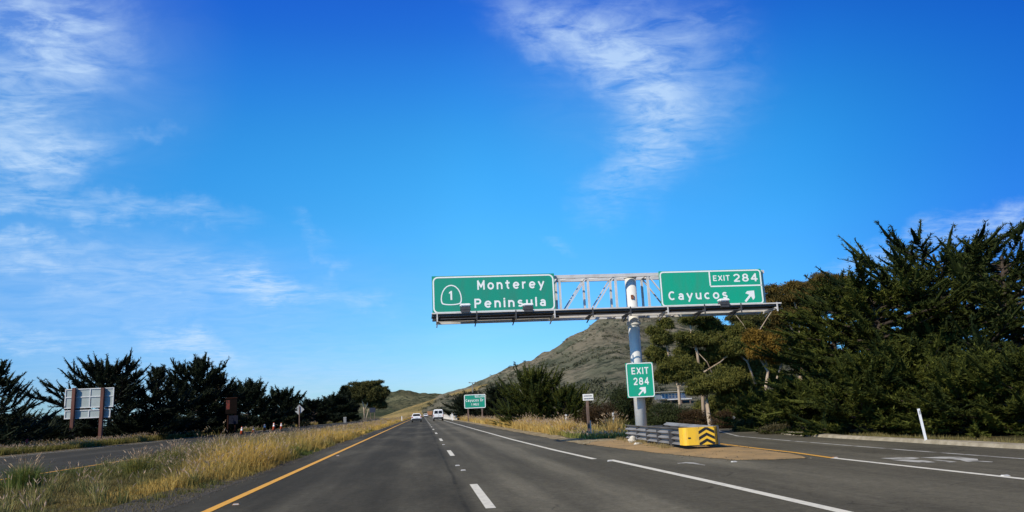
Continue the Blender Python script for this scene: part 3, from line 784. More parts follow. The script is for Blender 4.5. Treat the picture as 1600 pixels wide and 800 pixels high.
gum('gum_tree', 'dark crowned gum tree whose clump shows just below the gantry end', 1175, 60,
    [([(1170, 655, 0), (1172, 610, 0), (1170, 560, 0), (1168, 520, 0)], .2)],
    [(1170, 507, 24, 19, 0), (1152, 500, 14, 10, 0), (1182, 580, 34, 34, 1), (1160, 560, 24, 26, 1), (1190, 500, 12, 14, 0)], L_eucd, .20, 11, 45)
gum('gum_tree', 'gum tree with golden brown foliage beside the big roadside cypresses', 1200, 37.5,
    [([(1195, 660, 0), (1196, 610, 0), (1200, 580, 0), (1188, 560, 0), (1178, 545, 0)], .1), ([(1214, 592, 0), (1220, 572, 0), (1226, 556, 0)], .06), ([(1200, 580, 0), (1196, 560, 0), (1202, 540, 0)], .05)],
    [(1198, 543, 27, 24, 0), (1212, 556, 19, 18, .3), (1184, 550, 15, 15, 0)], L_gold, .15, 16, 46)
gum('gum_tree', 'tall gum tree with rust tinged crown rising behind the roadside cypresses', 1255, 62,
    [([(1250, 650, 0), (1252, 560, 0), (1250, 500, 0), (1240, 470, 0)], .22), ([(1250, 510, 0), (1280, 470, 0), (1300, 450, 0)], .1), ([(1245, 530, 0), (1225, 490, 0), (1218, 470, 0)], .1)],
    [(1224, 462, 24, 18, 0), (1256, 455, 24, 16, 0), (1292, 448, 34, 18, 1), (1240, 490, 40, 24, 1), (1215, 500, 18, 26, 1), (1325, 458, 24, 16, 1), (1280, 475, 34, 22, 1), (1230, 525, 34, 24, 2)], leaf_mat('rust_gum_leaf', (.03, .032, .010), (.19, .125, .028)), .22, 10, 47)

# --- right side cypresses along the ramp
GR = 'green cypresses along the exit ramp'
def right_tree(px, py, Y, R, seed, label, **k):
    H = height_of(px, py, Y)
    kw = dict(leaf=.125, per=52, n=70, dens=5.0, fat=.105); kw.update(k); lm = kw.pop('lm', L_cyp); nm = kw.pop('nm', 'cypress_tree'); ct = kw.pop('ct', 'tree')
    return plant_tree(nm, label, ct, at_ground(px, Y=Y), cypress(seed, H, R, **kw), lm, GR)
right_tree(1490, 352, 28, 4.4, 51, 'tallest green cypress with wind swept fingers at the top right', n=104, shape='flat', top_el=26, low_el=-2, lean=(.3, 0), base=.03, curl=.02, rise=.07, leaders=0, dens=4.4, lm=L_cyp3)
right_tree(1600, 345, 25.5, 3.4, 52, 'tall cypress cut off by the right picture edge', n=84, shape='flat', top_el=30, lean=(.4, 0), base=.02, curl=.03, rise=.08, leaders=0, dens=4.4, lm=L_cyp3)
right_tree(1385, 412, 27.5, 3.3, 53, 'broad green cypress just left of the tallest one', n=84, shape='flat', base=.02, curl=.03, top_el=24, low_el=-6, rise=.06, leaders=0)
right_tree(1318, 430, 31, 2.9, 54, 'green cypress with long boughs in front of the rust tinged gum tree', n=90, shape='dome', base=.02, top_el=32, low_el=-6, curl=.02, rise=.06, leaders=1)
right_tree(1272, 505, 33, 2.1, 55, 'middling cypress behind the low bushes beside the golden gum tree', n=66, shape='dome', base=.02, top_el=36, low_el=-4, rise=.08)
right_tree(1200, 604, 34, 1.7, 56, 'small bright green cypress nearest the crash cushion', n=64, shape='dome', base=.02, rise=.06, low_el=-4)
right_tree(1350, 545, 25.6, 2.2, 57, 'low spreading cypress bush at the kerb left of the leaning white post', n=80, shape='dome', base=.01, low_el=-4, ct='bush', nm='cypress_bush', rise=.06)
right_tree(1500, 545, 23.2, 2.4, 58, 'low cypress bush at the kerb right of the leaning white post', n=80, shape='dome', base=.01, low_el=-4, ct='bush', nm='cypress_bush', rise=.06)
right_tree(1610, 530, 21.8, 2.6, 59, 'low cypress bush at the right picture edge', n=80, shape='dome', base=.01, low_el=-4, ct='bush', nm='cypress_bush', rise=.06)
right_tree(1255, 590, 29.6, 1.9, 60, 'low cypress bush in front of the long boughed cypress', n=70, shape='dome', base=.01, low_el=-4, ct='bush', nm='cypress_bush', rise=.06)
right_tree(1430, 515, 25.6, 2.8, 61, 'dense cypress bush filling the foot of the tallest cypress', n=90, shape='dome', base=.01, low_el=-4, ct='bush', nm='cypress_bush', rise=.06)
# --- cypresses in the right verge
right_tree(838, 567, 62, 3.1, 62, 'bushy spiky topped cypress on the verge left of the small white sign', n=84, shape='dome', base=.02, leaf=.16, fat=.11, top_el=68, spike=.9)
right_tree(884, 598, 60, 2.4, 63, 'slender cypress leaning right from the bushy verge cypress', n=80, shape='dome', base=.01, top_el=66, spike=.9)
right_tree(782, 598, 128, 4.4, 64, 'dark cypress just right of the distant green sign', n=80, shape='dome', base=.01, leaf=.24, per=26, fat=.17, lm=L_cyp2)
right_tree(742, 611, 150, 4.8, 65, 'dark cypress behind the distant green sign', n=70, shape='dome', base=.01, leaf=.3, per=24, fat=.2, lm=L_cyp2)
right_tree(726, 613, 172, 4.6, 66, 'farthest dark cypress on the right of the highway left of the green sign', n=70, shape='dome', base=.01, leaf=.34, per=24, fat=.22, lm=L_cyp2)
right_tree(812, 640, 72, 2.2, 67, 'low cypress bush left of the bushy verge cypress', n=60, shape='dome', base=.01, ct='bush', nm='cypress_bush')
def bush(name, label, px, py, Y, rx, ry, leafm, seed, dens=1.0, leaf=.14, droop=0.1, cat='shrub', stem=.05, wd=.3):
    b = AT(px, 640, Y); b = Vector((b.x, Y, 0)); top = AT(px, py, Y).z; sc = Y/FPX
    c = (0, 0, top-ry*sc); rr = (rx*sc, rx*sc, ry*sc)
    wood = MB(); g = random.Random(seed)
    for i in range(6):
        a = g.random()*6.28; wood.tube([(0, 0, 0), (math.cos(a)*rr[0]*.3, math.sin(a)*rr[0]*.3, c[2]*.7), (math.cos(a)*rr[0]*.6, math.sin(a)*rr[0]*.6, c[2]+rr[2]*.3)], [stem, stem*.6, stem*.25], 5)
    cs = [c, (0, 0, max(.15, (c[2]-rr[2])*.5+.1))]; rs = [rr, (rr[0]*.8, rr[1]*.8, max(.2, c[2]*.6))]
    t, ti = clump_leaves(cs, rs, [int(dens*rx*ry), int(dens*rx*ry*.6)], leaf, wd, seed, droop=droop, nsub=40, subr=.3, shell=.85)
    return plant_tree(name, label, cat, tuple(b), (t, ti, wood), leafm)
bush('round_shrub', 'rounded brown twiggy shrub behind the small white sign', 938, 625, 45, 30, 24, L_brown, 71, 14, .11, droop=-.3)
bush('round_tree', 'dark green rounded bush left of the gantry post', 976, 603, 50, 24, 30, L_shrub, 72, 16, .14)
bush('round_shrub', 'green shrub behind the guard rail right of the gantry post', 1040, 628, 44, 36, 22, L_shrub, 73, 12, .13)
bush('round_shrub', 'brown dry shrub behind the yellow crash cushion', 1082, 640, 42, 26, 18, L_brown, 74, 12, .12)
bush('round_shrub', 'brownish shrub right of the straight pale gum trunk', 1132, 640, 38, 24, 18, L_brown, 75, 12, .12)
bush('round_shrub', 'olive shrub at the kerb below the small bright cypress', 1160, 655, 33, 22, 16, L_shrub, 76, 14, .1)
bush('round_shrub', 'grey brown low shrub at the kerb in front of the cypresses', 1215, 662, 29.5, 30, 13, leaf_mat('grey_shrub_leaf', (.03, .028, .014), (.10, .085, .04)), 77, 14, .1)
bush('round_shrub', 'dark shrub beside the exit number sign behind the gantry post', 1008, 612, 58, 22, 30, L_eucd, 78, 12, .16)
bush('round_shrub', 'low brown shrub at the foot of the bushy verge cypress', 905, 652, 52, 20, 10, L_brown, 79, 12, .12)
# small lone tree and scrub on the hill
def hill_z(x, y):
    d = (HX-x)**2+(HY-y)**2; i = np.argmin(d); return float(HZ.ravel()[i])
p = AT(793, 600, 330); zz = hill_z(p.x, 330)
t_, ti_ = clump_leaves([(0, 0, 3.4)], [(2.2, 2.2, 2.6)], [2500], .6, .4, 81, droop=0)
plant_tree('oak_tree', 'small lone tree on the hillside above the bushy cypress', 'tree', (p.x, 330, zz), (t_, ti_, MB().tube([(0, 0, -.4), (0, 0, 3)], [.3, .15], 6)), L_shrub)
def scrub():
    g = np.random.default_rng(5)
    fl = np.arange(HX.size); w = (HZ.ravel() > 1.5)*np.clip(fbm(HX/45, HY/45, 4, 77)-.36, 0, 1).ravel()**1.2*(HY.ravel() < 830)
    pick = g.choice(fl, 5200, p=w/w.sum())
    P = np.stack([HX.ravel()[pick], HY.ravel()[pick], HZ.ravel()[pick]], 1)+g.normal(size=(5200, 3))*np.array([1.5, 1.5, 0])
    sz = g.uniform(.5, 2.0, 5200)
    k = 26; idx = np.repeat(np.arange(5200), k)
    q = unit(g.normal(size=(len(idx), 3)))*np.cbrt(g.random((len(idx), 1))); q[:, 2] = np.abs(q[:, 2])*.8
    pos = P[idx]+q*sz[idx][:, None]
    d = unit(g.normal(size=pos.shape)+np.array([0, 0, .4])); l = sz[idx]*g.uniform(.35, .7, len(idx))
    return leaf_tris(pos, d, l, l*.6, g), np.clip(np.repeat(g.random(5200), k)*.8+g.random(len(idx))*.2, 0, 1)
t_, ti_ = scrub()
tag(tri_mesh('hill_scrub', t_, leaf_mat('scrub_leaf', (.032, .038, .022), (.10, .10, .056), .1), tint=ti_), 'grey green scrub dotted over the hillside', 'scrub', kind='stuff')

# ------------------------------------------------------------------ grasses
M_grass = grass_mat('grass_blade')
def blades(P, h, lean, az, w, col, g):
    """three-triangle bent blades"""
    d = np.stack([np.cos(az), np.sin(az), np.zeros(len(az))], 1); up = np.array([0, 0, 1.0])
    sd = g.random(len(az))*6.283; s = np.stack([np.cos(sd), np.sin(sd), np.zeros(len(az))], 1)*w[:, None]*.5
    m_ = P + d*(lean*h*.32)[:, None] + up*(h*.58)[:, None]
    t = P + d*(lean*h)[:, None] + up*(h*(1-.25*lean))[:, None]
    T1 = np.stack([P-s, P+s, m_+s*.8], 1); T2 = np.stack([P-s, m_+s*.8, m_-s*.8], 1); T3 = np.stack([m_-s*.8, m_+s*.8, t], 1)
    return np.concatenate([T1, T2, T3]), np.concatenate([col, col, col])
def plumes(P, d, ln, w, col, g):
    """feathery seed heads: crossed slim kites"""
    T, C = [], []
    for k in range(3):
        s = unit(np.cross(d, g.normal(size=d.shape)))*w[:, None]*.5
        mid = P+d*(ln*.4)[:, None]; tip = P+d*ln[:, None]
        T += [np.stack([P, mid+s, tip], 1), np.stack([P, tip, mid-s], 1)]; C += [col, col]
    return np.concatenate(T), np.concatenate(C)
GOLD, STRAW, OLIVE, GREEN, BROWN, PLUME = [np.array(c) for c in ((.66, .43, .10), (.56, .43, .18), (.19, .175, .04), (.085, .12, .025), (.17, .11, .05), (.58, .44, .30))]
def tuft_field(cx, cy, n_per, hh, rad, mixer, seed, wid, plume=0.0, z=0.0, lean=.45):
    g = np.random.default_rng(seed); m_ = len(cx)
    idx = np.repeat(np.arange(m_), n_per)
    a = g.random(len(idx))*6.283; r = np.abs(g.normal(size=len(idx)))*.6*rad[idx]
    P = np.stack([cx[idx]+np.cos(a)*r, cy[idx]+np.sin(a)*r, np.full(len(idx), z)], 1)
    h = hh[idx]*g.uniform(.5, 1.15, len(idx))
    col = mixer[idx]*g.uniform(.72, 1.25, (len(idx), 1))
    T, C = blades(P, h, np.clip(np.abs(g.normal(size=len(idx)))*lean, 0, .95), a+g.normal(size=len(idx))*.5, wid[idx]*g.uniform(.6, 1.3, len(idx)), col, g)
    if plume:
        k = max(1, int(n_per*plume)); id2 = np.repeat(np.arange(m_), k)
        a = g.random(len(id2))*6.283; ln = np.clip(np.abs(g.normal(size=len(id2)))*.4, 0, .8)
        h2 = hh[id2]*g.uniform(.8, 1.3, len(id2)); d0 = np.stack([np.cos(a), np.sin(a), np.zeros(len(a))], 1)
        B = np.stack([cx[id2], cy[id2], np.full(len(id2), z)], 1)+d0*(rad[id2]*.3)[:, None]
        top = B+d0*(ln*h2*.8)[:, None]+np.array([0, 0, 1.0])*(h2*(1-.2*ln))[:, None]
        T2, C2 = blades(B, h2*1.02, ln*.8, a, wid[id2]*.5, STRAW*np.ones((len(id2), 1)), g)
        d = unit(d0*(.4+ln)[:, None]+np.array([0, 0, .9]))
        pw = np.maximum(.022, wid[id2]*1.3)
        T3, C3 = plumes(top-d*.05, d, g.uniform(.09, .19, len(id2)), pw, PLUME*g.uniform(.75, 1.15, (len(id2), 1)), g)
        T = np.concatenate([T, T2, T3]); C = np.concatenate([C, C2, C3])
    return T, C
def mixcol(ws, cols): return sum(w[:, None]*c[None, :] for w, c in zip(ws, cols))
def median():
    g = np.random.default_rng(21); Ts, Cs = [], []
    # (y range, tufts, blades per tuft, blade width)
    for y0, y1, n, per, wd in ((7, 16, 1500, 26, .010), (16, 30, 2600, 26, .013), (30, 60, 2600, 22, .024), (60, 130, 2400, 16, .05), (130, 330, 1800, 12, .12)):
        x = g.uniform(-12.0, -4.55, n); y = y0+(y1-y0)*g.random(n)
        e = -4.55-x                                            # distance from the carriageway
        gold = np.clip(1.15-np.abs(e-1.3)/1.5, 0, 1)*np.clip((y-11)/8, .15, 1)
        pat = fbm(x*.5, y*.28, 4, 31)
        gold = np.clip(gold*1.1+(pat-.55)*2.0-.25*g.random(n), 0, 1)
        far = np.clip((y-40)/60, 0, 1); gold = np.clip(gold+far*.5, 0, 1)
        green = np.clip((fbm(x*.33, y*.2, 4, 57)-.34)*3.4, 0, 1)*(1-gold)
        strw = np.clip((fbm(x*.8, y*.5, 3, 91)-.45)*3, 0, 1)*(1-gold-green).clip(0)
        rest = (1-gold-green-strw).clip(0)
        near = np.clip((y-13)/12, 0, 1)
        h = (.14+.34*near)*(.65+.7*pat)+.26*gold*near+.10*far
        h *= np.clip(e/.5, .3, 1)
        h *= np.clip(1.0-(y-38)/70, .52, 1)*np.where(g.random(n) < .3, g.uniform(.35, .7, n), g.uniform(.8, 1.3, n))
        low = np.clip((-x/np.maximum(y, 1)-.27)/.08, 0, 1)*np.clip((42-y)/5, 0, 1)     # trampled low patch
        h *= 1-.72*low; green = green*(1-.3*low); gold = gold*(1-.5*low); rest = (1-gold-green-strw).clip(0)
        # mown, thinner patch close to the viewer
        keep = g.random(n) < (.45+.55*near+.2*gold)
        big = (g.random(n) < .10*near)*(e > 1.6); h = np.where(big, h*1.45, h)
        col = mixcol((gold, green, strw, rest), (GOLD, GREEN, STRAW*.8, OLIVE*.45+BROWN*.4))
        x, y, h, col = x[keep], y[keep], h[keep], col[keep]
        T, C = tuft_field(x, y, per, h, np.full(len(x), .16)+h*.22, col, int(y0), np.full(len(x), wd), plume=.0, z=.0)
        Ts.append(T); Cs.append(C)
        pk = (g.random(len(x)) < .16) & (h > .24)
        T, C = tuft_field(x[pk], y[pk], 3, h[pk]*1.05, np.full(pk.sum(), .2), col[pk], int(y0)+3, np.full(pk.sum(), wd*.8), plume=2.2, z=.0)
        Ts.append(T); Cs.append(C)
    # scattered taller tufts in the trampled patch
    n = 150; y = g.uniform(11, 40, n); x = -g.uniform(.24, .52, n)*y; kk = (x > -11.9) & (x < -5.2); x, y = x[kk], y[kk]; n = len(x)
    T, C = tuft_field(x, y, 46, g.uniform(.16, .46, n), g.uniform(.12, .25, n), mixcol((g.random(n), np.full(n, .5)), (STRAW*.4, GREEN*.9+OLIVE*.5)), 19, np.full(n, .012), plume=.10)
    Ts.append(T); Cs.append(C)
    # straw stubble and thatch by the road edge
    n = 26000; x = g.uniform(-12, -4.4, n); y = 7+20*g.random(n)**1.3
    T, C = blades(np.stack([x, y, np.zeros(n)], 1), g.uniform(.03, .13, n), g.uniform(.3, .95, n), g.random(n)*6.28, np.full(n, .009),
                  mixcol((g.random(n),), (BROWN*.9,))+OLIVE*.45, g)
    Ts.append(T); Cs.append(C)
    return np.concatenate(Ts), np.concatenate(Cs)
T, C = median()
tag(tri_mesh('median_grass', T, M_grass, col=C), 'golden and green wild grass filling the median strip', 'grass', kind='stuff')
def left_verge():
    g = np.random.default_rng(33); Ts, Cs = [], []
    for y0, y1, n, per, wd in ((38, 90, 2600, 20, .035), (90, 330, 1500, 14, .10)):
        x = -26.2-np.abs(g.normal(size=n))*2.6; y = g.uniform(y0, y1, n)
        pat = fbm(x*.4, y*.2, 4, 3)
        gold = np.clip((pat-.42)*3.5, 0, 1); col = mixcol((gold, 1-gold), (STRAW*.35+GOLD*.35, OLIVE*.9))
        T, C = tuft_field(x, y, per, .35+.6*pat, np.full(n, .3), col, int(y0)+5, np.full(n, wd), plume=.08)
        Ts.append(T); Cs.append(C)
    return np.concatenate(Ts), np.concatenate(Cs)
T, C = left_verge()
tag(tri_mesh('verge_grass', T, M_grass, col=C), 'olive and straw grass along the far edge of the opposite carriageway', 'grass', kind='stuff')
def right_verge():
    g = np.random.default_rng(43); Ts, Cs = [], []
    for y0, y1, n, per, wd in ((33, 62, 1100, 20, .03), (62, 250, 900, 14, .08)):
        y = g.uniform(y0, y1, n); x = 6.95+np.abs(g.normal(size=n))*1.2
        low = np.clip((44-y)/6, 0, 1)
        col = mixcol((1-low*.8, low*.8), (GOLD*.6+STRAW*.4, GREEN*1.6))
        T, C = tuft_field(x, y, per, (.45+.2*g.random(n))*(1-.55*low), np.full(n, .22), col, int(y0)+9, np.full(n, wd), plume=.06)
        Ts.append(T); Cs.append(C)
    # green slope between the ramp and the house, and weeds around the gore
    n = 2600; x = g.uniform(9, 40, n); y = g.uniform(36, 95, n)
    keep = (x > 10.4+np.maximum(0, y-38)*.0) & ((np.abs(x-np.interp(y, [p[1] for p in ramp_c], [p[0] for p in ramp_c])) > 3) | (y > 75))
    x, y = x[keep], y[keep]; n = len(x)
    T, C = tuft_field(x, y, 12, g.uniform(.15, .4, n), np.full(n, .4), mixcol((np.full(n, .6), np.full(n, .4)), (GREEN*1.3, OLIVE)), 71, np.full(n, .06))
    Ts.append(T); Cs.append(C)
    n = 130; y = g.uniform(23, 31, n); x = np.where(g.random(n) < .6, 7.25+(y-22)*.06+g.normal(size=n)*.12, 8.3+g.normal(size=n)*.35)
    T, C = tuft_field(x, y, 12, g.uniform(.06, .2, n), np.full(n, .1), mixcol((np.full(n, 1.),), (STRAW*.55,)), 72, np.full(n, .012), z=.05)
    Ts.append(T); Cs.append(C)
    # dry fringe behind the ramp kerb
    n = 900; y = g.uniform(12, 32, n); x = 13.9+g.random(n)*.9+np.maximum(0, y-27)**1.6*.09
    T, C = tuft_field(x, y, 10, g.uniform(.06, .22, n), np.full(n, .15), mixcol((np.full(n, .6), np.full(n, .4)), (STRAW*.45, OLIVE)), 73, np.full(n, .014))
    Ts.append(T); Cs.append(C)
    return np.concatenate(Ts), np.concatenate(Cs)
T, C = right_verge()
tag(tri_mesh('roadside_grass', T, M_grass, col=C), 'dry grass and weeds along the right verge and ramp', 'grass', kind='stuff')
def litter():
    g = np.random.default_rng(88)
    n1_ = 2600; x1 = -4.42+g.normal(size=n1_)*.22-.1; y1 = 7+40*g.random(n1_)**1.6
    n2_ = 500; k = g.integers(0, len(gl)-1, n2_); u = g.random(n2_); A = np.array(gl)
    p = A[k]+(A[k+1]-A[k])*u[:, None]+g.normal(size=(n2_, 2))*.16
    n3_ = 300; k = g.integers(0, len(gr)-1, n3_); u = g.random(n3_); A = np.array(gr)
    q = A[k]+(A[k+1]-A[k])*u[:, None]+g.normal(size=(n3_, 2))*.12
    n4_ = 260; x4 = 7.6+g.normal(size=n4_)*.5; y4 = g.uniform(18, 31, n4_)
    P = np.concatenate([np.stack([x1, y1], 1), p, q, np.stack([x4, y4], 1)]); n = len(P)
    c = np.stack([P[:, 0], P[:, 1], np.full(n, .042)], 1); c[-n4_:, 2] = .075
    r = g.uniform(.004, .013, n)*np.where(g.random(n) < .06, 2.0, 1)
    a0 = g.random(n)*6.28; top = c+np.stack([np.zeros(n), np.zeros(n), r*1.1], 1)
    b = [c+np.stack([np.cos(a0+k*1.5708)*r*g.uniform(.7, 1.3, n), np.sin(a0+k*1.5708)*r*g.uniform(.7, 1.3, n), -r*.4], 1) for k in range(4)]
    T = np.concatenate([np.stack([b[k], b[(k+1) % 4], top], 1) for k in range(4)])
    col = np.array([.12, .10, .07])[None]*g.uniform(.4, 1.7, (n, 1))
    return T, np.concatenate([col]*4)
T, C = litter()
tag(tri_mesh('gravel_litter', T, M_grass, col=C), 'loose gravel scattered along the shoulder and the ochre island', 'gravel', kind='stuff')
# separate tussocks standing on the right verge
def tussock_mesh(seed, h, rad, n, col, plume, wd):
    T, C = tuft_field(np.array([0.]), np.array([0.]), n, np.array([h]), np.array([rad]), np.array([col]), seed, np.array([wd]), plume=plume, lean=.5)
    return T, C
protos = []
for k in range(3):
    T, C = tussock_mesh(100+k, .62+.08*k, .34, 420, GOLD*.65+STRAW*.4, .10, .022)
    protos.append((T, C))
g = random.Random(77)
TL = 'golden feathery grass tussock in the row along the right verge'
first = []
for k, (T, C) in enumerate(protos):
    o = tri_mesh('grass_tussock', T, M_grass, col=C); o.location = (7.8+.2*k, 44+9*k, 0); tag(o, TL, 'grass tussock', 'tussocks along the right verge'); first.append(o)
for i in range(44):
    y = 40+i*1.9+i*i*.035+g.uniform(-.5, .5)
    o = first[i % 3].copy(); COL.objects.link(o); o.location = (7.15+g.uniform(-.1, .9), y, 0); o.rotation_euler = (0, 0, g.random()*6.28)
    sc = g.uniform(.75, 1.25); o.scale = (sc, sc, sc)
# the big fountain grass near the viewer and its smaller neighbours
def fountain(label, loc, h, rad, n, col, plume, seed, wd=.012):
    T, C = tussock_mesh(seed, h, rad, n, col, plume, wd)
    o = tri_mesh('fountain_grass', T, M_grass, col=C); o.location = loc
    return tag(o, label, 'grass clump', 'fountain grass clumps in the median')
p = G(38, 766); fountain('big green fountain grass with pale plumes at the far left of the median', (p.x, p.y, 0), .68, .42, 900, GREEN*1.1+OLIVE*.2, .07, 201)
p = G(215, 742); fountain('pale plumed fountain grass beyond the yellow line end in the median', (p.x, p.y, 0), .62, .4, 500, OLIVE*.8+GREEN*.3, .16, 202)
p = G(275, 728); fountain('greyish plumed fountain grass in the middle of the median', (p.x, p.y, 0), .68, .5, 560, OLIVE*.7+GREEN*.5, .18, 203)
p = G(958, 681); fountain('pale tall grass clump left of the guard rail end', (p.x, p.y, 0), .85, .5, 500, STRAW*.6+GOLD*.3, .2, 204, .02)

# ================================================================== SIGNS AND GANTRY
M_green = mat('sign_green', (.004, .29, .185), .5, color2=(.022, .25, .165), scale=1.6, lo=.4, hi=.75, stretch=(1.6, 1, .4))
M_green2 = mat('sign_green_bright', (.004, .38, .225), .5, color2=(.028, .33, .20), scale=1.6, lo=.4, hi=.75, stretch=(1.6, 1, .4))
M_swhite = mat('sign_white', (.88, .88, .86), .5, var=.05)
M_steel = mat('painted_steel', (.62, .60, .57), .5, var=.22, scale=3, lo=.4, hi=.75)
M_postm = mat('post_paint', (.66, .65, .61), .55, color2=(.50, .50, .49), scale=2.5, stretch=(1, 1, .25), lo=.45, hi=.8)
M_dsteel = mat('dark_steel', (.06, .06, .065), .6, var=.3)
M_galv = mat('galvanised_steel', (.27, .265, .26), .65, metal=.1, color2=(.17, .165, .155), scale=1.5, stretch=(1, .5, 1))
M_rust = mat('rust', (.28, .10, .05), .9, var=.5, scale=12)
M_alu = mat('sign_back_aluminium', (.34, .39, .38), .6, metal=.0, var=.12, scale=1.5)
M_brown = mat('brown_post', (.13, .045, .03), .8, var=.4, scale=6, stretch=(1, 1, .2))
M_wood = mat('weathered_post', (.20, .13, .10), .85, var=.4, scale=6, stretch=(1, 1, .2))
M_black = mat('black_paint', (.012, .012, .012), .6)
M_cushion = mat('cushion_yellow', (.84, .50, .03), .55, color2=(.48, .31, .07), scale=5, lo=.5, hi=.85, stretch=(1, 1, .45))
M_rubber = mat('tyre_rubber', (.015, .015, .015), .85)

def rrect(x0, x1, z0, z1, r, n=7):
    pts = []
    for cx, cz, a in ((x1-r, z1-r, 0), (x0+r, z1-r, 90), (x0+r, z0+r, 180), (x1-r, z0+r, 270)):
        for k in range(n): t = R_(a+90*k/(n-1)); pts.append((cx+r*math.cos(t), cz+r*math.sin(t)))
    return pts
def arc(cx, cy, rx, ry, a0, a1, n=None):
    n = n or max(6, int(abs(a1-a0)/18))
    return [(cx+rx*math.cos(R_(a0+(a1-a0)*k/n)), cy+ry*math.sin(R_(a0+(a1-a0)*k/n))) for k in range(n+1)]
STEM = [(.08, .08), (.08, .92)]; XST = [(.08, .08), (.08, .67)]
GLYPH = {   # highway-gothic like letters as pen strokes: (advance, strokes)
 'M': (.84, [STEM, [(.08, .90), (.42, .32)], [(.42, .32), (.76, .90)], [(.76, .08), (.76, .92)]]),
 'o': (.74, [arc(.37, .375, .29, .30, 0, 360)]), 'n': (.66, [XST, arc(.33, .42, .25, .25, 180, 0)+[(.58, .0)]]),
 't': (.56, [[(.25, .95), (.25, .28)]+arc(.43, .28, .18, .2, 190, 275), [(.10, .67), (.42, .67)]]),
 'e': (.74, [[(.16, .38), (.58, .38)], arc(.37, .375, .29, .30, 0, 318)]), 'r': (.48, [XST, arc(.34, .41, .26, .26, 180, 72)]),
 'y': (.70, [[(.08, .67), (.35, .12)], [(.62, .67), (.24, -.16)]]),
 'P': (.74, [STEM, [(.08, .92), (.42, .92)]+arc(.42, .70, .22, .22, 85, -85)+[(.42, .48), (.08, .48)]]),
 'i': (.16, [XST, [(.08, .915), (.08, .925)]]), 'l': (.16, [STEM]), 'I': (.16, [STEM]),
 's': (.62, [arc(.31, .525, .20, .145, 30, 262)+arc(.31, .23, .22, .15, 82, -150)]),
 'u': (.66, [[(.08, .75), (.08, .33)]+arc(.33, .33, .25, .25, 180, 360), [(.58, .67), (.58, .08)]]),
 'a': (.64, [arc(.32, .46, .22, .21, 155, 0)+[(.54, .0)], arc(.31, .25, .23, .17, 0, 360)]),
 'C': (.78, [arc(.42, .5, .34, .42, 48, 312)]), 'c': (.66, [arc(.37, .375, .29, .30, 50, 310)]),
 'E': (.60, [STEM, [(.16, .92), (.50, .92)], [(.16, .5), (.44, .5)], [(.16, .08), (.50, .08)]]),
 'X': (.70, [[(.10, .90), (.60, .10)], [(.60, .90), (.10, .10)]]), 'T': (.64, [[(.08, .92), (.56, .92)], [(.32, .84), (.32, .08)]]),
 '2': (.68, [arc(.33, .66, .25, .26, 168, -28)+[(.10, .10)], [(.12, .08), (.56, .08)]]),
 '8': (.68, [arc(.33, .70, .21, .22, 0, 360), arc(.33, .29, .25, .21, 0, 360)]),
 '4': (.72, [[(.47, .92), (.10, .36)], [(.10, .30), (.60, .30)], [(.47, .92), (.47, .08)]]),
 '5': (.68, [[(.18, .92), (.52, .92)], [(.14, .90), (.13, .52)], arc(.33, .33, .25, .25, 128, -150)]),
 '1': (.28, [[(.20, .08), (.20, .92)], [(.17, .88), (.08, .78)]]),
 'D': (.74, [STEM, [(.08, .92), (.30, .92)]+arc(.30, .5, .34, .42, 85, -85)+[(.30, .08), (.08, .08)]]),
 'L': (.58, [STEM, [(.16, .08), (.48, .08)]]), ' ': (.40, [])}
def text_mesh(txt, x0, x1, zb, cap, y, name, mt, parent, gap=.20, weight=.17):
    """stroke lettering facing -Y: baseline zb, capital height cap, stretched to x0..x1"""
    h = weight/2; V = []; F = []; cur = 0; dep = 0
    for ch in txt:
        adv, strokes = GLYPH[ch]
        for st in strokes:
            P_ = [Vector((p[0], p[1])) for p in st]
            closed = (P_[0]-P_[-1]).length < 1e-4
            if len(P_) == 2:
                d = (P_[1]-P_[0]).normalized(); P_ = [P_[0]-d*h*.96, P_[1]+d*h*.96]
            n = len(P_); o = len(V); dep += 1
            for k in range(n):
                a = P_[k-1] if k else (P_[-2] if closed else P_[0]); b = P_[k+1] if k < n-1 else (P_[1] if closed else P_[-1])
                t = (b-a).normalized(); nr = Vector((-t.y, t.x))
                for sg in (-1, 1): q = P_[k]+nr*h*sg; V.append((cur+q.x, q.y, dep))
            F += [(o+2*k, o+2*k+1, o+2*k+3, o+2*k+2) for k in range(n-1)]
        cur += adv+gap
    xs = [v[0] for v in V]; a, b = min(xs), max(xs)
    mb = MB().add([(x0+(v[0]-a)/(b-a)*(x1-x0), y-.001-v[2]*.00025, zb+v[1]*cap) for v in V], F)
    o = mb.build(name, mt, parent); me = o.data
    bm = bmesh.new(); bm.from_mesh(me)
    bm.normal_update()
    for f in bm.faces:
        if f.normal.y > 0: f.normal_flip()
    bm.to_mesh(me); bm.free()
    return o
YS = 29.30
def panel(name, x0, x1, z0, z1, y, mt, parent, thick=.05):
    return MB().box(((x0+x1)/2, y+thick/2, (z0+z1)/2), (x1-x0, thick, z1-z0)).build(name, mt, parent)
def border(x0, x1, z0, z1, y, r, w, inset, parent, name='border', mt=None):
    o = rrect(x0+inset, x1-inset, z0+inset, z1-inset, r); i = rrect(x0+inset+w, x1-inset-w, z0+inset+w, z1-inset-w, max(.02, r-w))
    return MB().ring(o, i, y-.006, y-.001).build(name, mt or M_swhite, parent)
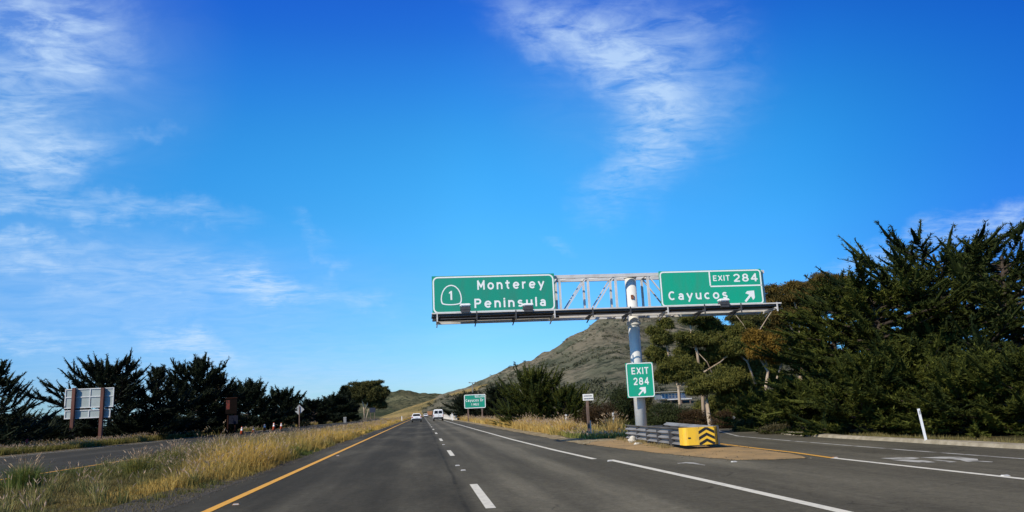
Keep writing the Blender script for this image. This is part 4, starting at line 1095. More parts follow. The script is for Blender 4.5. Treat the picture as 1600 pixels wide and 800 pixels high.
def arrow(cx, cz, L_, y, parent, ang=45):
    a = R_(ang); w, hw = .14*L_*2, .34*L_*2
    pts = [(-L_, -w/2), (.05*L_, -w/2), (.05*L_, -hw*.62), (L_, 0), (.05*L_, hw*.62), (.05*L_, w/2), (-L_, w/2)]
    pts = [(-L_, -w/2), (.1*L_, -w/2), (-.12*L_, -hw), (.28*L_, -hw), (L_, 0), (.28*L_, hw), (-.12*L_, hw), (.1*L_, w/2), (-L_, w/2)]
    pts = [(cx+x*math.cos(a)-z*math.sin(a), cz+x*math.sin(a)+z*math.cos(a)) for x, z in pts]
    return MB().slab(pts, y-.006, y-.001).build('arrow', M_swhite, parent)
def sx_(px, py, Y=YS): p = AT(px, py, Y); return p.x, p.z

# gantry: one post with a butterfly truss
gan = thing('sign_gantry', 'white steel butterfly gantry on a single post carrying the overhead signs', 'sign gantry', (8.47, 29.9, 0))
MB().tube([(8.47, 29.9, 0), (8.47, 29.9, 6.42)], .225, 28).build('post', M_postm, gan, smooth=False)
bpy.context.view_layer.update()
for pl in gan.children[0].data.polygons:
    if len(pl.vertices) == 4: pl.use_smooth = True
for za_, zb_, fr in ((0, .1, .34), (4.52, 4.64, .28), (6.42, 6.47, .26)): MB().tube([(8.47, 29.9, za_), (8.47, 29.9, zb_)], fr, 24).build('flange', M_postm, gan)
MB().box((8.43, 29.66, 5.62), (.10, .06, .16)).build('junction_box', M_rust, gan)
X0, X1, ZT, ZB = .62, 13.95, 6.47, 4.90
yf, yr = 29.47, 30.33
for y_, nm in ((yf, 'front_chord'), (yr, 'rear_chord')):
    for z_ in (ZT, ZB): MB().box(((X0+X1)/2, y_, z_), (X1-X0, .11, .13)).build(nm, M_steel, gan)
nodes = [.7, 1.9, 3.1, 4.3, 5.48, 6.62, 7.74, 9.06, 10.2, 11.4, 12.6, 13.85]
for i, x in enumerate(nodes):
    for y_ in (yf, yr): MB().box((x, y_, (ZT+ZB)/2), (.085, .085, ZT-ZB-.13)).build('upright', M_steel, gan)
    for z_ in (ZT, ZB): MB().bar((x, yf+.06, z_), (x, yr-.06, z_), .06).build('cross_strut', M_steel, gan)
for i in range(len(nodes)-1):
    a, b = nodes[i], nodes[i+1]
    for y_ in (yf+.002, yr-.002):
        if b < 8: MB().bar((a+.07, y_, ZB+.08), (b-.07, y_, ZT-.08), .055, .05).build('diagonal', M_steel, gan)
        elif a > 8.5: MB().bar((a+.07, y_, ZT-.08), (b-.07, y_, ZB+.08), .055, .05).build('diagonal', M_steel, gan)
    MB().bar((a+.05, yf+.08, ZB-.003), (b-.05, yr-.08, ZB-.003), .045).build('cross_strut', M_steel, gan)
    MB().bar((a+.05, yr-.08, ZT+.003), (b-.05, yf+.08, ZT+.003), .045).build('cross_strut', M_steel, gan)
# service walkway in front of the signs, its brackets and lamps
yw0, yw1, zw = 28.35, 29.16, 4.98
MB().box(((.42+14.0)/2, yw0, zw+.045), (14.0-.42, .05, .05)).build('walkway_rail', M_steel, gan)
MB().box(((.42+14.0)/2, yw1, zw-.01), (14.0-.42, .05, .07)).build('walkway_beam', M_steel, gan)
gb = MB()
x = .47
gb.box(((.42+14.0)/2, yw0+.06, zw-.01), (14.0-.42, .03, .09)).box(((.42+14.0)/2, yw1-.06, zw-.02), (14.0-.42, .03, .09))
while x < 13.98:
    gb.box((x, (yw0+yw1)/2, zw-.01), (.05, yw1-yw0-.16, .04)); x += .07
tag(gb.build('walkway_grating', M_dsteel, gan))
for k in range(10):
    x = .62+1.46*k
    bb = MB(); bb.bar((x, 29.52, 4.79), (x, 28.20, 4.83), .05, .085); bb.bar((x, 28.22, 4.70), (x, 28.22, 5.05), .04)
    bb.bar((x, 29.40, 4.62), (x+.02, 28.75, 4.80), .035)
    bb.build('walkway_bracket', M_dsteel if k % 3 else M_steel, gan)
MB().tube([(.45, 28.30, 4.80), (14.0, 28.30, 4.80)], .022, 8).build('conduit', M_dsteel, gan)
MB().tube([(.45, 29.0, 4.84), (5.3, 29.0, 4.84)], .04, 8).build('conduit', M_dsteel, gan)
for px, py in ((727, 480.5), (825, 480), (1131, 472.5)):
    p = AT(px, py, 28.4)
    l = MB().box((p.x, 28.42, p.z-.04), (.38, .28, .13)).box((p.x, 28.40, p.z-.15), (.34, .24, .10)).bar((p.x, 28.5, p.z-.2), (p.x, 28.36, zw+.05), .05).build('sign_lamp', M_dsteel, gan, bevel=.012)
    MB().box((p.x, 28.42, p.z+.085), (.40, .32, .10)).build('lamp_hood', M_swhite, l, bevel=.03)

# overhead sign with the route shield
def place(root): return root
x0, z1 = .47, 6.59; x1, z0 = 5.25, 5.11
s1 = thing('overhead_sign', 'green overhead sign reading Monterey Peninsula with a route 1 shield', 'road sign', (2.86, 29.32, 5.11), 'green overhead signs on the gantry')
panel('panel', x0, x1, z0, z1, YS, M_green, s1)
border(x0, x1, z0, z1, YS, .20, .055, .03, s1)
a = sx_(745.5, 452.8); b = sx_(851, 449.8); capm = sx_(747, 438.4)[1]-a[1]
zb = (a[1]+b[1])/2
text_mesh('Monterey', a[0], b[0], zb, capm, YS-.002, 'lettering', M_swhite, s1, .34, .185)
a = sx_(741.5, 480.9); b = sx_(853, 478.3); capm = sx_(743, 466.6)[1]-a[1]
text_mesh('Peninsula', a[0], b[0], (a[1]+b[1])/2, capm, YS-.002, 'lettering', M_swhite, s1, .34, .185)
def shield(cx, cz, w, h):
    half = [(0, .5), (.10, .485), (.22, .43), (.34, .31), (.43, .15), (.48, -.02), (.5, -.18), (.49, -.32), (.46, -.40), (.42, -.445), (.30, -.475), (.15, -.492)]
    pts = half+[(0, -.497)]+[(-x, z) for x, z in reversed(half[1:])]
    return [(cx+x*w, cz+z*h) for x, z in pts]
c = sx_(705, 461); wv = sx_(721.5, 461)[0]-sx_(688.5, 461)[0]; hv = sx_(705, 445)[1]-sx_(705, 477)[1]
o_ = shield(c[0], c[1], wv, hv); i_ = shield(c[0], c[1]-.002, wv-.085, hv-.085)
MB().ring(o_, i_, YS-.006, YS-.001).build('route_shield', M_swhite, s1)
MB().slab([(c[0]-.03, c[1]-.19), (c[0]+.035, c[1]-.19), (c[0]+.035, c[1]+.16), (c[0]-.01, c[1]+.16), (c[0]-.085, c[1]+.10), (c[0]-.085, c[1]+.05), (c[0]-.03, c[1]+.075)], YS-.006, YS-.001).build('route_number', M_swhite, s1)
for q in s1.children:
    pass
# overhead exit sign
x0, z1 = 9.49, 6.57; x1, z0 = 13.76, 5.12
s2 = thing('overhead_sign', 'green overhead sign reading Cayucos with an exit 284 tab and arrow', 'road sign', (11.62, 29.32, 5.12), 'green overhead signs on the gantry')
panel('panel', x0, x1, z0, z1, YS, M_green2, s2)
border(x0, x1, z0, z1, YS, .15, .055, .02, s2)
t0 = sx_(1109, 447); tz = (sx_(1112, 448)[1]+sx_(1188, 445)[1])/2
MB().box((t0[0]+.027, YS-.0045, (tz+z1)/2), (.055, .005, z1-tz-.06)).box(((t0[0]+x1)/2, YS-.0035, tz), (x1-t0[0]-.06, .005, .055)).build('exit_tab_border', M_swhite, s2)
a = sx_(1114.5, 439.2); b = sx_(1140.5, 438.4); cap_ = .29
text_mesh('EXIT', a[0], b[0], (a[1]+b[1])/2, cap_*.78, YS-.002, 'lettering', M_swhite, s2)
a = sx_(1146.5, 440.3); b = sx_(1184, 439.5)
text_mesh('284', a[0], b[0], (a[1]+b[1])/2, .325, YS-.002, 'lettering', M_swhite, s2)
a = sx_(1045, 469.5); b = sx_(1137, 466)
text_mesh('Cayucos', a[0], b[0], (a[1]+b[1])/2, .35, YS-.002, 'lettering', M_swhite, s2, .36, .185)
c = sx_(1171.5, 462.5); arrow(c[0], c[1], .30, YS, s2, 47)
# exit number sign on the post
x0, x1, z0, z1 = 7.86, 8.93, 1.66, 2.985
s3 = thing('exit_sign', 'green EXIT 284 sign with white arrow fixed to the gantry post', 'road sign', (8.4, 29.4, 1.66))
panel('panel', x0, x1, z0, z1, YS, M_green2, s3)
border(x0, x1, z0, z1, YS, .09, .035, .004, s3)
for z_ in (2.7, 1.95): MB().box((8.4, 29.5, z_), (.5, .3, .05)).build('clamp', M_galv, s3)
a = sx_(984, 584); b = sx_(1012.5, 582)
text_mesh('EXIT', 8.07, 8.75, 2.545, .26, YS-.002, 'lettering', M_swhite, s3)
text_mesh('284', 8.12, 8.73, 2.135, .28, YS-.002, 'lettering', M_swhite, s3)
arrow(8.44, 1.90, .21, YS, s3, 45)

# crash cushion with the yellow nose
cc = thing('crash_cushion', 'guard rail crash cushion with a yellow chevron nose below the gantry', 'crash barrier', (8.0, 26, 0))
def rail_profile(n=4, h=.52, dpt=.075):
    pts = []; m_ = 40
    for i in range(m_+1):
        t = i/m_; pts.append((dpt*(.5-.5*math.cos(2*math.pi*3*t)), h*t))
    return pts
def rail(name, A, B, zA, zB, h, mt, parent, side):
    prof = rail_profile(h=1.0, dpt=.125); A = Vector((*A, 0)); B = Vector((*B, 0)); d = (B-A).normalized(); nrm = Vector((d.y, -d.x, 0))*side
    vs = []; n = len(prof)
    for P_, zz, hh in ((A, zA, h[0]), (B, zB, h[1])):
        for off, t in prof: vs.append(P_+nrm*off+Vector((0, 0, zz+t*hh)))
        for off, t in prof: vs.append(P_+nrm*(off-.02)+Vector((0, 0, zz+t*hh)))
    fs = []
    for i in range(n-1):
        fs += [(i, i+1, 2*n+i+1, 2*n+i), (n+i, 3*n+i, 3*n+i+1, n+i+1)]
    fs += [(0, 2*n, 3*n, n), (n-1, 2*n-1, 4*n-1, 3*n-1)]
    mb = MB().add(vs, fs); return mb.build(name, mt, parent, smooth=True)
LA, LB, LC = (7.88, 30.1), (7.70, 26.2), (7.52, 22.25)
RA, RB, RC = (9.2, 29.0), (8.85, 26.2), (8.40, 22.15)
for k, (a, b, f0, f1) in enumerate(((LA, LB, (.15, .49), (.16, .49)), (LB, LC, (.16, .49), (.18, .48)))):
    off = .0 if k == 0 else -.03
    rail('rail', (a[0]+off, a[1]+(.25 if k else 0)), (b[0]+off, b[1]), f0[0], f1[0], (f0[1], f1[1]), M_galv, cc, -1)
for k, (a, b) in enumerate(((RA, RB), (RB, RC))):
    off = .03*k
    rail('rail', (a[0]+off, a[1]+(.25 if k else 0)), (b[0]+off, b[1]), .16, .16, (.53, .53), M_galv, cc, 1)
for y in (23.4, 25.0, 26.6, 28.2, 29.8):
    t = (30.1-y)/8.1; xl = 7.88+(7.34-7.88)*t; xr = 9.35+(8.42-9.35)*t
    MB().box(((xl+xr)/2, y, .38), (xr-xl-.06, .06, .38)).build('diaphragm', M_dsteel, cc)
    for x_ in (xl+.12, xr-.12): MB().box((x_, y, .10), (.1, .1, .19)).build('leg', M_dsteel, cc)
nx0, nx1, nz0, nz1, ny = 7.45, 8.47, .18, .67, 21.95
# nose box with rounded vertical edges
np_ = []
r = .12
for cx, cy, a in ((nx1-r, ny+r, 270), (nx1-.03, ny+.42, 0), (nx0+.03, ny+.42, 90), (nx0+r, ny+r, 180)):
    rr_ = r if cy < ny+.3 else .03
    for k in range(5): t = R_(a+90*k/4); np_.append((cx+rr_*math.cos(t), cy+rr_*math.sin(t)))
vs = [(x, y, nz0) for x, y in np_]+[(x, y, nz1) for x, y in np_]; n = len(np_)
nose = MB().add(vs, [tuple(range(n)), tuple(range(n, 2*n))]+[(i, (i+1) % n, n+(i+1) % n, n+i) for i in range(n)]).build('nose', M_cushion, cc)
MB().box((nx1+.02, ny+.25, (nz0+nz1)/2+.005), (.055, .46, nz1-nz0+.05)).build('nose_frame', M_dsteel, cc)
MB().box((7.60, ny-.004, .385), (.075, .02, .035)).build('handle_slot', M_black, nose)
# chevrons: black board part with yellow arrows up
cx0, cx1 = nx0+.44, nx1-.11
mb = MB(); cw = cx1-cx0; cm = (cx0+cx1)/2
for k in range(4):
    zc_ = nz0-.03+k*.165; th = .085; rise = .12
    pl = [(cx0, zc_), (cm, zc_+rise), (cx1, zc_), (cx1, zc_+th), (cm, zc_+rise+th), (cx0, zc_+th)]
    lo_, hi_ = nz0+.005, nz1-.005
    # clip to the face
    def clip(poly, keep, val):
        res = []
        for (xa, za), (xb, zb_) in zip(poly, poly[1:]+poly[:1]):
            ia, ib = keep(za), keep(zb_)
            if ia: res.append((xa, za))
            if ia != ib: t = (val-za)/(zb_-za); res.append((xa+(xb-xa)*t, val))
        return res
    def halfs(P_): return [P_]
    for half in ([(cx0, zc_), (cm, zc_+rise), (cm, zc_+rise+th), (cx0, zc_+th)], [(cm, zc_+rise), (cx1, zc_), (cx1, zc_+th), (cm, zc_+rise+th)]):
        q = clip(half, lambda z: z >= lo_, lo_); q = clip(q, lambda z: z <= hi_, hi_) if q else q
        if len(q) > 2: mb.slab(q, ny-.005, ny-.001)
mb.build('chevron_stripes', M_black, nose)
MB().box((nx1-.125+.04, ny-.003, (nz0+nz1)/2), (.02, .006, nz1-nz0-.02)).build('edge_stripe', M_black, nose)

# white stone beside the rail end
def rock(name, label, loc, s, seed, mt):
    bm = bmesh.new(); bmesh.ops.create_icosphere(bm, subdivisions=3, radius=1); g = random.Random(seed)
    ph = [g.random()*6 for _ in range(6)]
    for v in bm.verts:
        f = 1+.16*math.sin(3*v.co.x+ph[0])+.14*math.sin(4*v.co.y+ph[1])+.12*math.sin(5*v.co.z+ph[2]+2*v.co.x)
        v.co = Vector((v.co.x*s[0], v.co.y*s[1], v.co.z*s[2]))*f
    me = bpy.data.meshes.new(name); bm.to_mesh(me); bm.free(); me.materials.append(mt)
    o = link(name, me); o.location = loc; return tag(o, label, 'stone')
p = G(988, 694); rock('white_stone', 'whitish lump of stone at the left end of the guard rail', (p.x, p.y, .13), (.17, .14, .13), 3, mat('pale_stone', (.62, .57, .48), .9, var=.3, scale=9, bump=.5))
p = G(998, 697); rock('white_stone', 'small flat pale stone just right of the bigger one by the rail', (p.x, p.y, .07), (.16, .10, .06), 5, MATS['pale_stone'])

# small white sign on a wooden post, with a thin white pole
p0 = AT(910, 616, 35.6); p1 = AT(927, 625.3, 35.6)
sw = thing('small_sign', 'small white sign with two dark lines of writing on a brown post', 'sign', (7.57, 35.6, 0))
panel('panel', p0.x, p1.x, p1.z, p0.z, 35.55, M_swhite, sw, .02)
zm = (p0.z+p1.z)/2; M_ink = mat('faded_ink', (.10, .11, .15), .7)
mb = MB()
g = random.Random(3)
for zc_, hh in ((zm+.06, .045), (zm-.065, .055)):
    x = p0.x+.045
    while x < p1.x-.06:
        w = g.uniform(.02, .045); mb.box((x+w/2, 35.546, zc_), (w, .004, hh)); x += w+.014
mb.build('writing', M_ink, sw)
MB().box((7.60, 35.62, .9), (.11, .11, 1.8)).build('post', M_wood, sw)
q = AT(922.5, 660, 35.7)
pl_ = thing('marker_post', 'thin white pole standing right beside the brown post of the small sign', 'marker post', (q.x, 35.7, 0))
MB().box((q.x, 35.7, .38), (.05, .03, .76)).build('pole', M_swhite, pl_)
MB().box((q.x, 35.682, .68), (.04, .006, .06)).build('reflector', mat('reflector_grey', (.4, .4, .4), .4), pl_)

# distant green sign on two wooden posts
Yd = 118
q0 = AT(725, 617, Yd); q1 = AT(759, 637, Yd)
gs = thing('guide_sign', 'distant green sign on two brown posts reading Cayucos Dr 1 mile', 'road sign', ((q0.x+q1.x)/2, Yd, 0))
panel('panel', q0.x, q1.x, q1.z, q0.z, Yd, M_green, gs, .06)
border(q0.x, q1.x, q1.z, q0.z, Yd, .22, .10, .0, gs)
w_ = q1.x-q0.x; h_ = q0.z-q1.z
text_mesh('Cayucos Dr', q0.x+.07*w_, q0.x+.90*w_, q0.z-.52*h_, .20*h_, Yd-.004, 'lettering', M_swhite, gs)
text_mesh('1 MILE', q0.x+.33*w_, q0.x+.68*w_, q0.z-.80*h_, .16*h_, Yd-.004, 'lettering', M_swhite, gs)
MB().ring(rrect(q0.x+.51*w_, q1.x, q0.z-.22*h_, q0.z, .05), rrect(q0.x+.535*w_, q1.x-.08, q0.z-.19*h_, q0.z-.08, .04), Yd-.008, Yd-.002).build('exit_tab_border', M_swhite, gs)
text_mesh('EXIT', q0.x+.56*w_, q0.x+.72*w_, q0.z-.165*h_, .095*h_, Yd-.004, 'lettering', M_swhite, gs)
text_mesh('285', q0.x+.77*w_, q0.x+.93*w_, q0.z-.165*h_, .095*h_, Yd-.004, 'lettering', M_swhite, gs)
for fx in (.17, .83):
    xx = q0.x+fx*w_; MB().box((xx, Yd+.16, (q0.z-.2)/2), (.2, .2, q0.z-.2)).build('post', M_wood, gs)

# back of the big sign on the far verge
Yb = 75
bb_ = thing('guide_sign', 'grey framed back of a large two panel sign on two brown posts', 'road sign', (-30, Yb, 0))
a0 = AT(102.5, 609.5, Yb); a1 = AT(179, 604, Yb); zt = (a0.z+a1.z)/2; zb1 = (AT(102, 639.5, Yb).z+AT(177.5, 635, Yb).z)/2
zt2 = (AT(103, 642.5, Yb).z+AT(173, 637.5, Yb).z)/2; zb2 = (AT(103, 656, Yb).z+AT(172.5, 651, Yb).z)/2
xa, xb = a0.x, a1.x; xb2 = AT(172.8, 645, Yb).x
def framed(x0, x1, z0, z1, xs, zs, nm):
    p_ = MB().box(((x0+x1)/2, Yb, (z0+z1)/2), (x1-x0, .03, z1-z0)).build(nm, M_alu, bb_)
    f = MB()
    for z in zs: f.box(((x0+x1)/2, Yb-.05, z), (x1-x0, .06, .09))
    for x in xs: f.box((x, Yb-.048, (z0+z1)/2), (.09, .05, z1-z0-.09))
    f.build('frame', mat('frame_grey', (.62, .63, .62), .6, var=.2), p_)
framed(xa, xb, zb1, zt, (xa+.045, AT(141, 620, Yb).x, xb-.045), (zt-.045, (zt+zb1)/2+.12, zb1+.045), 'upper_panel')
framed(xa+.05, xb2, zb2, zt2, (xa+.1, AT(139, 645, Yb).x, xb2-.045), (zt2-.045, zb2+.045), 'lower_panel')
for pxm, pxb in ((117.8, 109.5), (162.5, 155.5)):
    t_ = AT(pxm-1.5, 606, Yb-.25)
    MB().box((t_.x, Yb-.25, t_.z/2), (.27, .30, t_.z)).build('post', M_brown, bb_)

# tall brown and red sign; the cypresses' shade is put into its dark colours
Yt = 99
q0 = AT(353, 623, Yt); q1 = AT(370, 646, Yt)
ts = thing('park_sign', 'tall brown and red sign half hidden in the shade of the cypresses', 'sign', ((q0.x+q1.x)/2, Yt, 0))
MB().box(((q0.x+q1.x)/2, Yt, (q0.z+q1.z)/2), (q1.x-q0.x, .12, q0.z-q1.z)).build('upper_panel', mat('shaded_sign_brown', (.010, .007, .006), 1.0, spec=.05, var=.3), ts)
MB().box((q0.x+.28, Yt-.066, q0.z-.75), (.42, .012, 1.1)).build('red_panel', mat('shaded_sign_red', (.16, .022, .012), .9, color2=(.04, .012, .010), scale=4), ts)
MB().box(((q0.x+q1.x)/2, Yt-.03, q0.z+.06), (q1.x-q0.x+.1, .22, .12)).build('cap_board', mat('shaded_post', (.03, .014, .010), .95, spec=.05), ts)
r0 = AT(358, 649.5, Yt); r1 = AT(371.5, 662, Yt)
MB().box(((r0.x+r1.x)/2, Yt, (r0.z+r1.z)/2), (r1.x-r0.x, .1, r0.z-r1.z)).build('lower_panel', mat('shaded_sign_slate', (.018, .02, .032), 1.0, spec=.05, var=.3), ts)
for xx in (q0.x+.25, q1.x-.2): MB().box((xx, Yt+.16, q0.z/2-.05), (.16, .16, q0.z-.1)).build('post', MATS['shaded_post'], ts)

# back of a diamond warning sign
Yq = 150
c_ = AT(467, 640, Yq)
ds = thing('diamond_sign', 'pale grey back of a diamond warning sign on a wooden post', 'road sign', (c_.x, Yq, 0))
h2 = .98
MB().slab([(c_.x, c_.z-h2), (c_.x+h2, c_.z), (c_.x, c_.z+h2), (c_.x-h2, c_.z)], Yq, Yq+.03).build('panel', mat('bare_aluminium', (.40, .42, .43), .5, var=.08), ds)
MB().box((c_.x+.1, Yq-.09, (c_.z+.6)/2), (.16, .14, c_.z+.6)).build('post', M_wood, ds)

# small dark sign by the gum tree
Yk = 330
c_ = AT(582, 641.5, Yk)
dk = thing('dark_sign', 'small dark sign board beside the pale trunked gum tree', 'sign', (c_.x, Yk, 0))
MB().box((c_.x, Yk, c_.z+.2), (2.4, .1, 1.9)).build('panel', mat('navy_board', (.015, .02, .04), .6), dk)
for xx in (-.8, .8): MB().box((c_.x+xx, Yk+.1, (c_.z-.6)/2), (.15, .1, c_.z-.6)).build('post', M_wood, dk)
# cabinet at the roadside
c_ = AT(539, 655, 230)
cbx = thing('roadside_cabinet', 'pale grey roadside cabinet below the slim spired cypress', 'cabinet', (c_.x, 230, 0))
MB().box((c_.x, 230, .75), (.8, .6, 1.5)).build('housing', M_galv, cbx, bevel=.03)
MB().box((c_.x, 230, 1.56), (.9, .7, .08)).build('lid', M_steel, cbx)

# cones and markers
M_cone = mat('cone_orange', (.58, .085, .025), .6, var=.15)
def cone(label, x, y, h, white=True, group='orange traffic cones on the opposite shoulder', nm='traffic_cone'):
    r = thing(nm, label, 'traffic cone', (x, y, 0), group)
    n = 14
    def prof(z0, z1, f0, f1): return MB().tube([(x, y, z0), (x, y, z1)], [f0, f1], n)
    prof(.05, h, .19*h/.9, .045*h/.9).build('body', M_cone, r, smooth=True)
    MB().box((x, y, .03), (.42*h/.9, .42*h/.9, .05)).build('base', M_rubber if white else M_cone, r, bevel=.01)
    if white:
        t = lambda z: (.19+(.045-.19)*(z-.05)/(h-.05))*h/.9+.006
        prof(.52*h, .74*h, t(.52*h), t(.74*h)).build('reflective_band', M_swhite, r)
        prof(.8*h, .9*h, t(.8*h), t(.9*h)).build('reflective_band', M_swhite, r)
for (px, Y, h, lab) in ((378, 96, .95, 'nearest orange cone below the tall brown sign'), (396, 108, .75, 'low orange cone second from the tall brown sign'),
                        (413.5, 118, 1.1, 'orange cone with white bands in the middle of the row'), (428, 124, 1.2, 'tallest orange cone left of the last one in the row'),
                        (439.5, 130, 1.1, 'orange cone at the far end of the row by the diamond sign')):
    q = AT(px, 660, Y); cone(lab, max(q.x, -29), Y, h)
q = AT(41.5, 690, 64)
rm = thing('red_marker', 'red tubular marker in the grass left of the large sign back', 'marker post', (q.x, 64, 0))
MB().tube([(q.x, 64, 0), (q.x, 64, .95), (q.x, 64, 1.0)], [.11, .10, .05], 14).build('tube', mat('marker_red', (.60, .04, .03), .5), rm, smooth=True)
MB().tube([(q.x, 64, 0), (q.x, 64, .06)], [.2, .16], 14).build('base', M_rubber, rm)

# white posts
def delineator(label, x, y, h, tilt=0.0, w=.09):
    r = thing('delineator_post', label, 'marker post', (x, y, 0), 'white delineator posts')
    a = MB().box((x, y, h/2), (w, w*.35, h)).build('blade', M_swhite, r)
    b = MB().box((x, y-w*.19, h-.10), (w*.7, .006, .1)).build('reflector', MATS['reflector_grey'], r)
    r.rotation_euler = (0, tilt, 0)
    return r
q = G(1448.5, 694.5); delineator('leaning white post at the kerb in front of the big cypresses', q.x, q.y, .95, R_(-6), .065)
q = G(1085, 667); delineator('short white post behind the yellow crash cushion', q.x, 37.5, .62)
q = AT(885, 662, 46); delineator('white post in the tall grass below the bushy verge cypress', q.x, 46, 1.0)
q = AT(958.6, 658, 44); delineator('white post top in the grass left of the gantry post', q.x, 44, 1.0)
q = AT(630, 650, 190); delineator('far white post at the median edge left of the white car', -4.9, 190, 1.2, 0, .16)
q = AT(706.5, 652, 146); delineator('far white post at the end of the pale concrete barrier', q.x, 146, 1.4, 0, .13)
# pale barrier at the far right shoulder
bar_ = thing('concrete_barrier', 'pale concrete barrier at the far right shoulder beside the white van', 'barrier', (6.2, 190, 0))
pr = [(-.3, 0), (.3, 0), (.3, .1), (.12, .4), (.09, 1.1), (-.09, 1.1), (-.12, .4), (-.3, .1)]
vs = [(6.25+x, 150, z) for x, z in pr]+[(6.25+x-.5, 235, z) for x, z in pr]; n = len(pr)
MB().add(vs, [tuple(range(n)), tuple(range(n, 2*n))]+[(i, (i+1) % n, n+(i+1) % n, n+i) for i in range(n)]).build('wall', mat('pale_concrete', (.62, .57, .48), .9, var=.15, scale=2), bar_)
MB().box((6.25, 149.6, .7), (.7, .5, 1.4)).build('end_block', MATS['pale_concrete'], bar_, bevel=.05)

# raised pavement markers
def marker(label, p, mt, group):
    r = thing('pavement_marker', label, 'pavement marker', (p.x, p.y, ZR), group)
    mb = MB().add([(-.06, -.05, 0), (.06, -.05, 0), (.06, .05, 0), (-.06, .05, 0), (-.045, -.02, .02), (.045, -.02, .02), (.045, .02, .02), (-.045, .02, .02)],
                  [(0, 1, 2, 3), (4, 5, 6, 7), (0, 1, 5, 4), (1, 2, 6, 5), (2, 3, 7, 6), (3, 0, 4, 7)])
    o = mb.build('body', mt, None); o.parent = r
    o = MB().add([(-.05, -.0485, .004), (.05, -.0485, .004), (.043, -.0255, .019), (-.043, -.0255, .019)], [(0, 1, 2, 3)]).build('reflector', MATS['reflector_grey'], None); o.parent = r
M_ym = mat('marker_amber', (.55, .22, .03), .5, var=.3); M_wm = mat('marker_white', (.7, .68, .62), .5, var=.2)
marker('amber pavement marker beside the yellow line nearest the viewer', G(369, 791.5), M_ym, 'amber markers along the yellow edge line')
marker('amber pavement marker beside the yellow line farther up the road', G(528, 713.7), M_ym, 'amber markers along the yellow edge line')
marker('white pavement marker between the nearest two lane dashes', G(715, 729.5), M_wm, 'white markers between the lane dashes')
marker('white pavement marker just before the nearest lane dash', G(724, 737), M_wm, 'white markers between the lane dashes')
marker('white pavement marker between the second and third lane dash', G(693, 696), M_wm, 'white markers between the lane dashes')
marker('amber pavement marker on the yellow ramp line', G(1305, 717.5), M_ym, 'amber markers along the ramp')
marker('white pavement marker beside the ramp divider at the right', G(1571, 747), M_wm, 'white markers along the ramp')
marker('white pavement marker at the start of the solid white line', G(953, 722.5), M_wm, 'white markers by the gore line')
marker('small white pavement marker ahead of the ochre island', G(1147, 724), M_wm, 'white markers by the gore line')

# ================================================================== VEHICLES
M_cwhite = mat('car_white', (.78, .79, .80), .25, var=.03)
M_glass = mat('dark_glass', (.008, .009, .011), .35, spec=.2)
M_trim = mat('car_trim', (.02, .02, .022), .6)
M_red = mat('tail_red', (.45, .02, .015), .3)
M_plate = mat('plate', (.55, .55, .58), .5)
def wheel(x, y, r, w, root):
    t = MB().tube([(x-w/2, y, r), (x+w/2, y, r)], r, 20).build('wheel', M_rubber, root)
    MB().tube([(x-w/2-.006, y, r), (x+w/2+.006, y, r)], r*.58, 16).build('rim', M_galv, t)
def body_shell(secs, name, mt, root, bevel=.05):
    """secs: list of (z, half width, y_rear, y_front) from bottom to top"""
    vs = []
    for z, hw, y0, y1 in secs: vs += [(-hw, y0, z), (hw, y0, z), (hw, y1, z), (-hw, y1, z)]
    fs = [(0, 1, 2, 3)]; n = len(secs)
    for i in range(n-1):
        a = i*4
        for k in range(4): fs.append((a+k, a+(k+1) % 4, a+4+(k+1) % 4, a+4+k))
    fs.append(tuple((n-1)*4+k for k in range(4)))
    return MB().add(vs, fs).build(name, mt, root, bevel=bevel)
def place_parts(root, loc):
    root.location = loc
def suv(name, label, x, y, group=None):
    r = thing(name, label, 'car', (0, 0, 0), group)
    body_shell([(.30, .90, .06, 4.3), (.55, .95, 0, 4.45), (.95, .94, .02, 4.4), (1.02, .91, .06, 4.2)], 'body', M_cwhite, r, .06)
    body_shell([(1.0, .89, .07, 3.2), (1.50, .70, .42, 2.45), (1.60, .62, .60, 2.2)], 'cabin', M_cwhite, r, .05)
    MB().add([(-.70, .115, 1.10), (.70, .115, 1.10), (.60, .385, 1.48), (-.60, .385, 1.48)], [(0, 1, 2, 3)]).build('rear_window', M_glass, r)
    for s in (-1, 1):
        MB().add([(s*.875, .5, 1.08), (s*.875, 2.9, 1.08), (s*.715, 2.3, 1.46), (s*.735, .6, 1.42)], [(0, 1, 2, 3)]).build('side_window', M_glass, r)
        MB().box((s*.80, .03, .90), (.22, .10, .22)).build('tail_light', M_red, r, bevel=.02)
        MB().box((s*1.02, 2.75, 1.08), (.16, .1, .13)).build('side_mirror', M_cwhite, r, bevel=.03)
        wheel(s*.82, .85, .35, .24, r); wheel(s*.82, 3.5, .35, .24, r)
    MB().box((0, -.02, .46), (1.80, .16, .40)).build('rear_bumper', M_trim, r, bevel=.04)
    MB().box((0, -.008, .78), (.42, .02, .16)).build('number_plate', M_plate, r)
    r.location = (x, y, ZR); return r
suv('parked_car'.replace('parked_car', 'white_car'), 'white SUV driving in the left lane ahead', -1.1, 149)
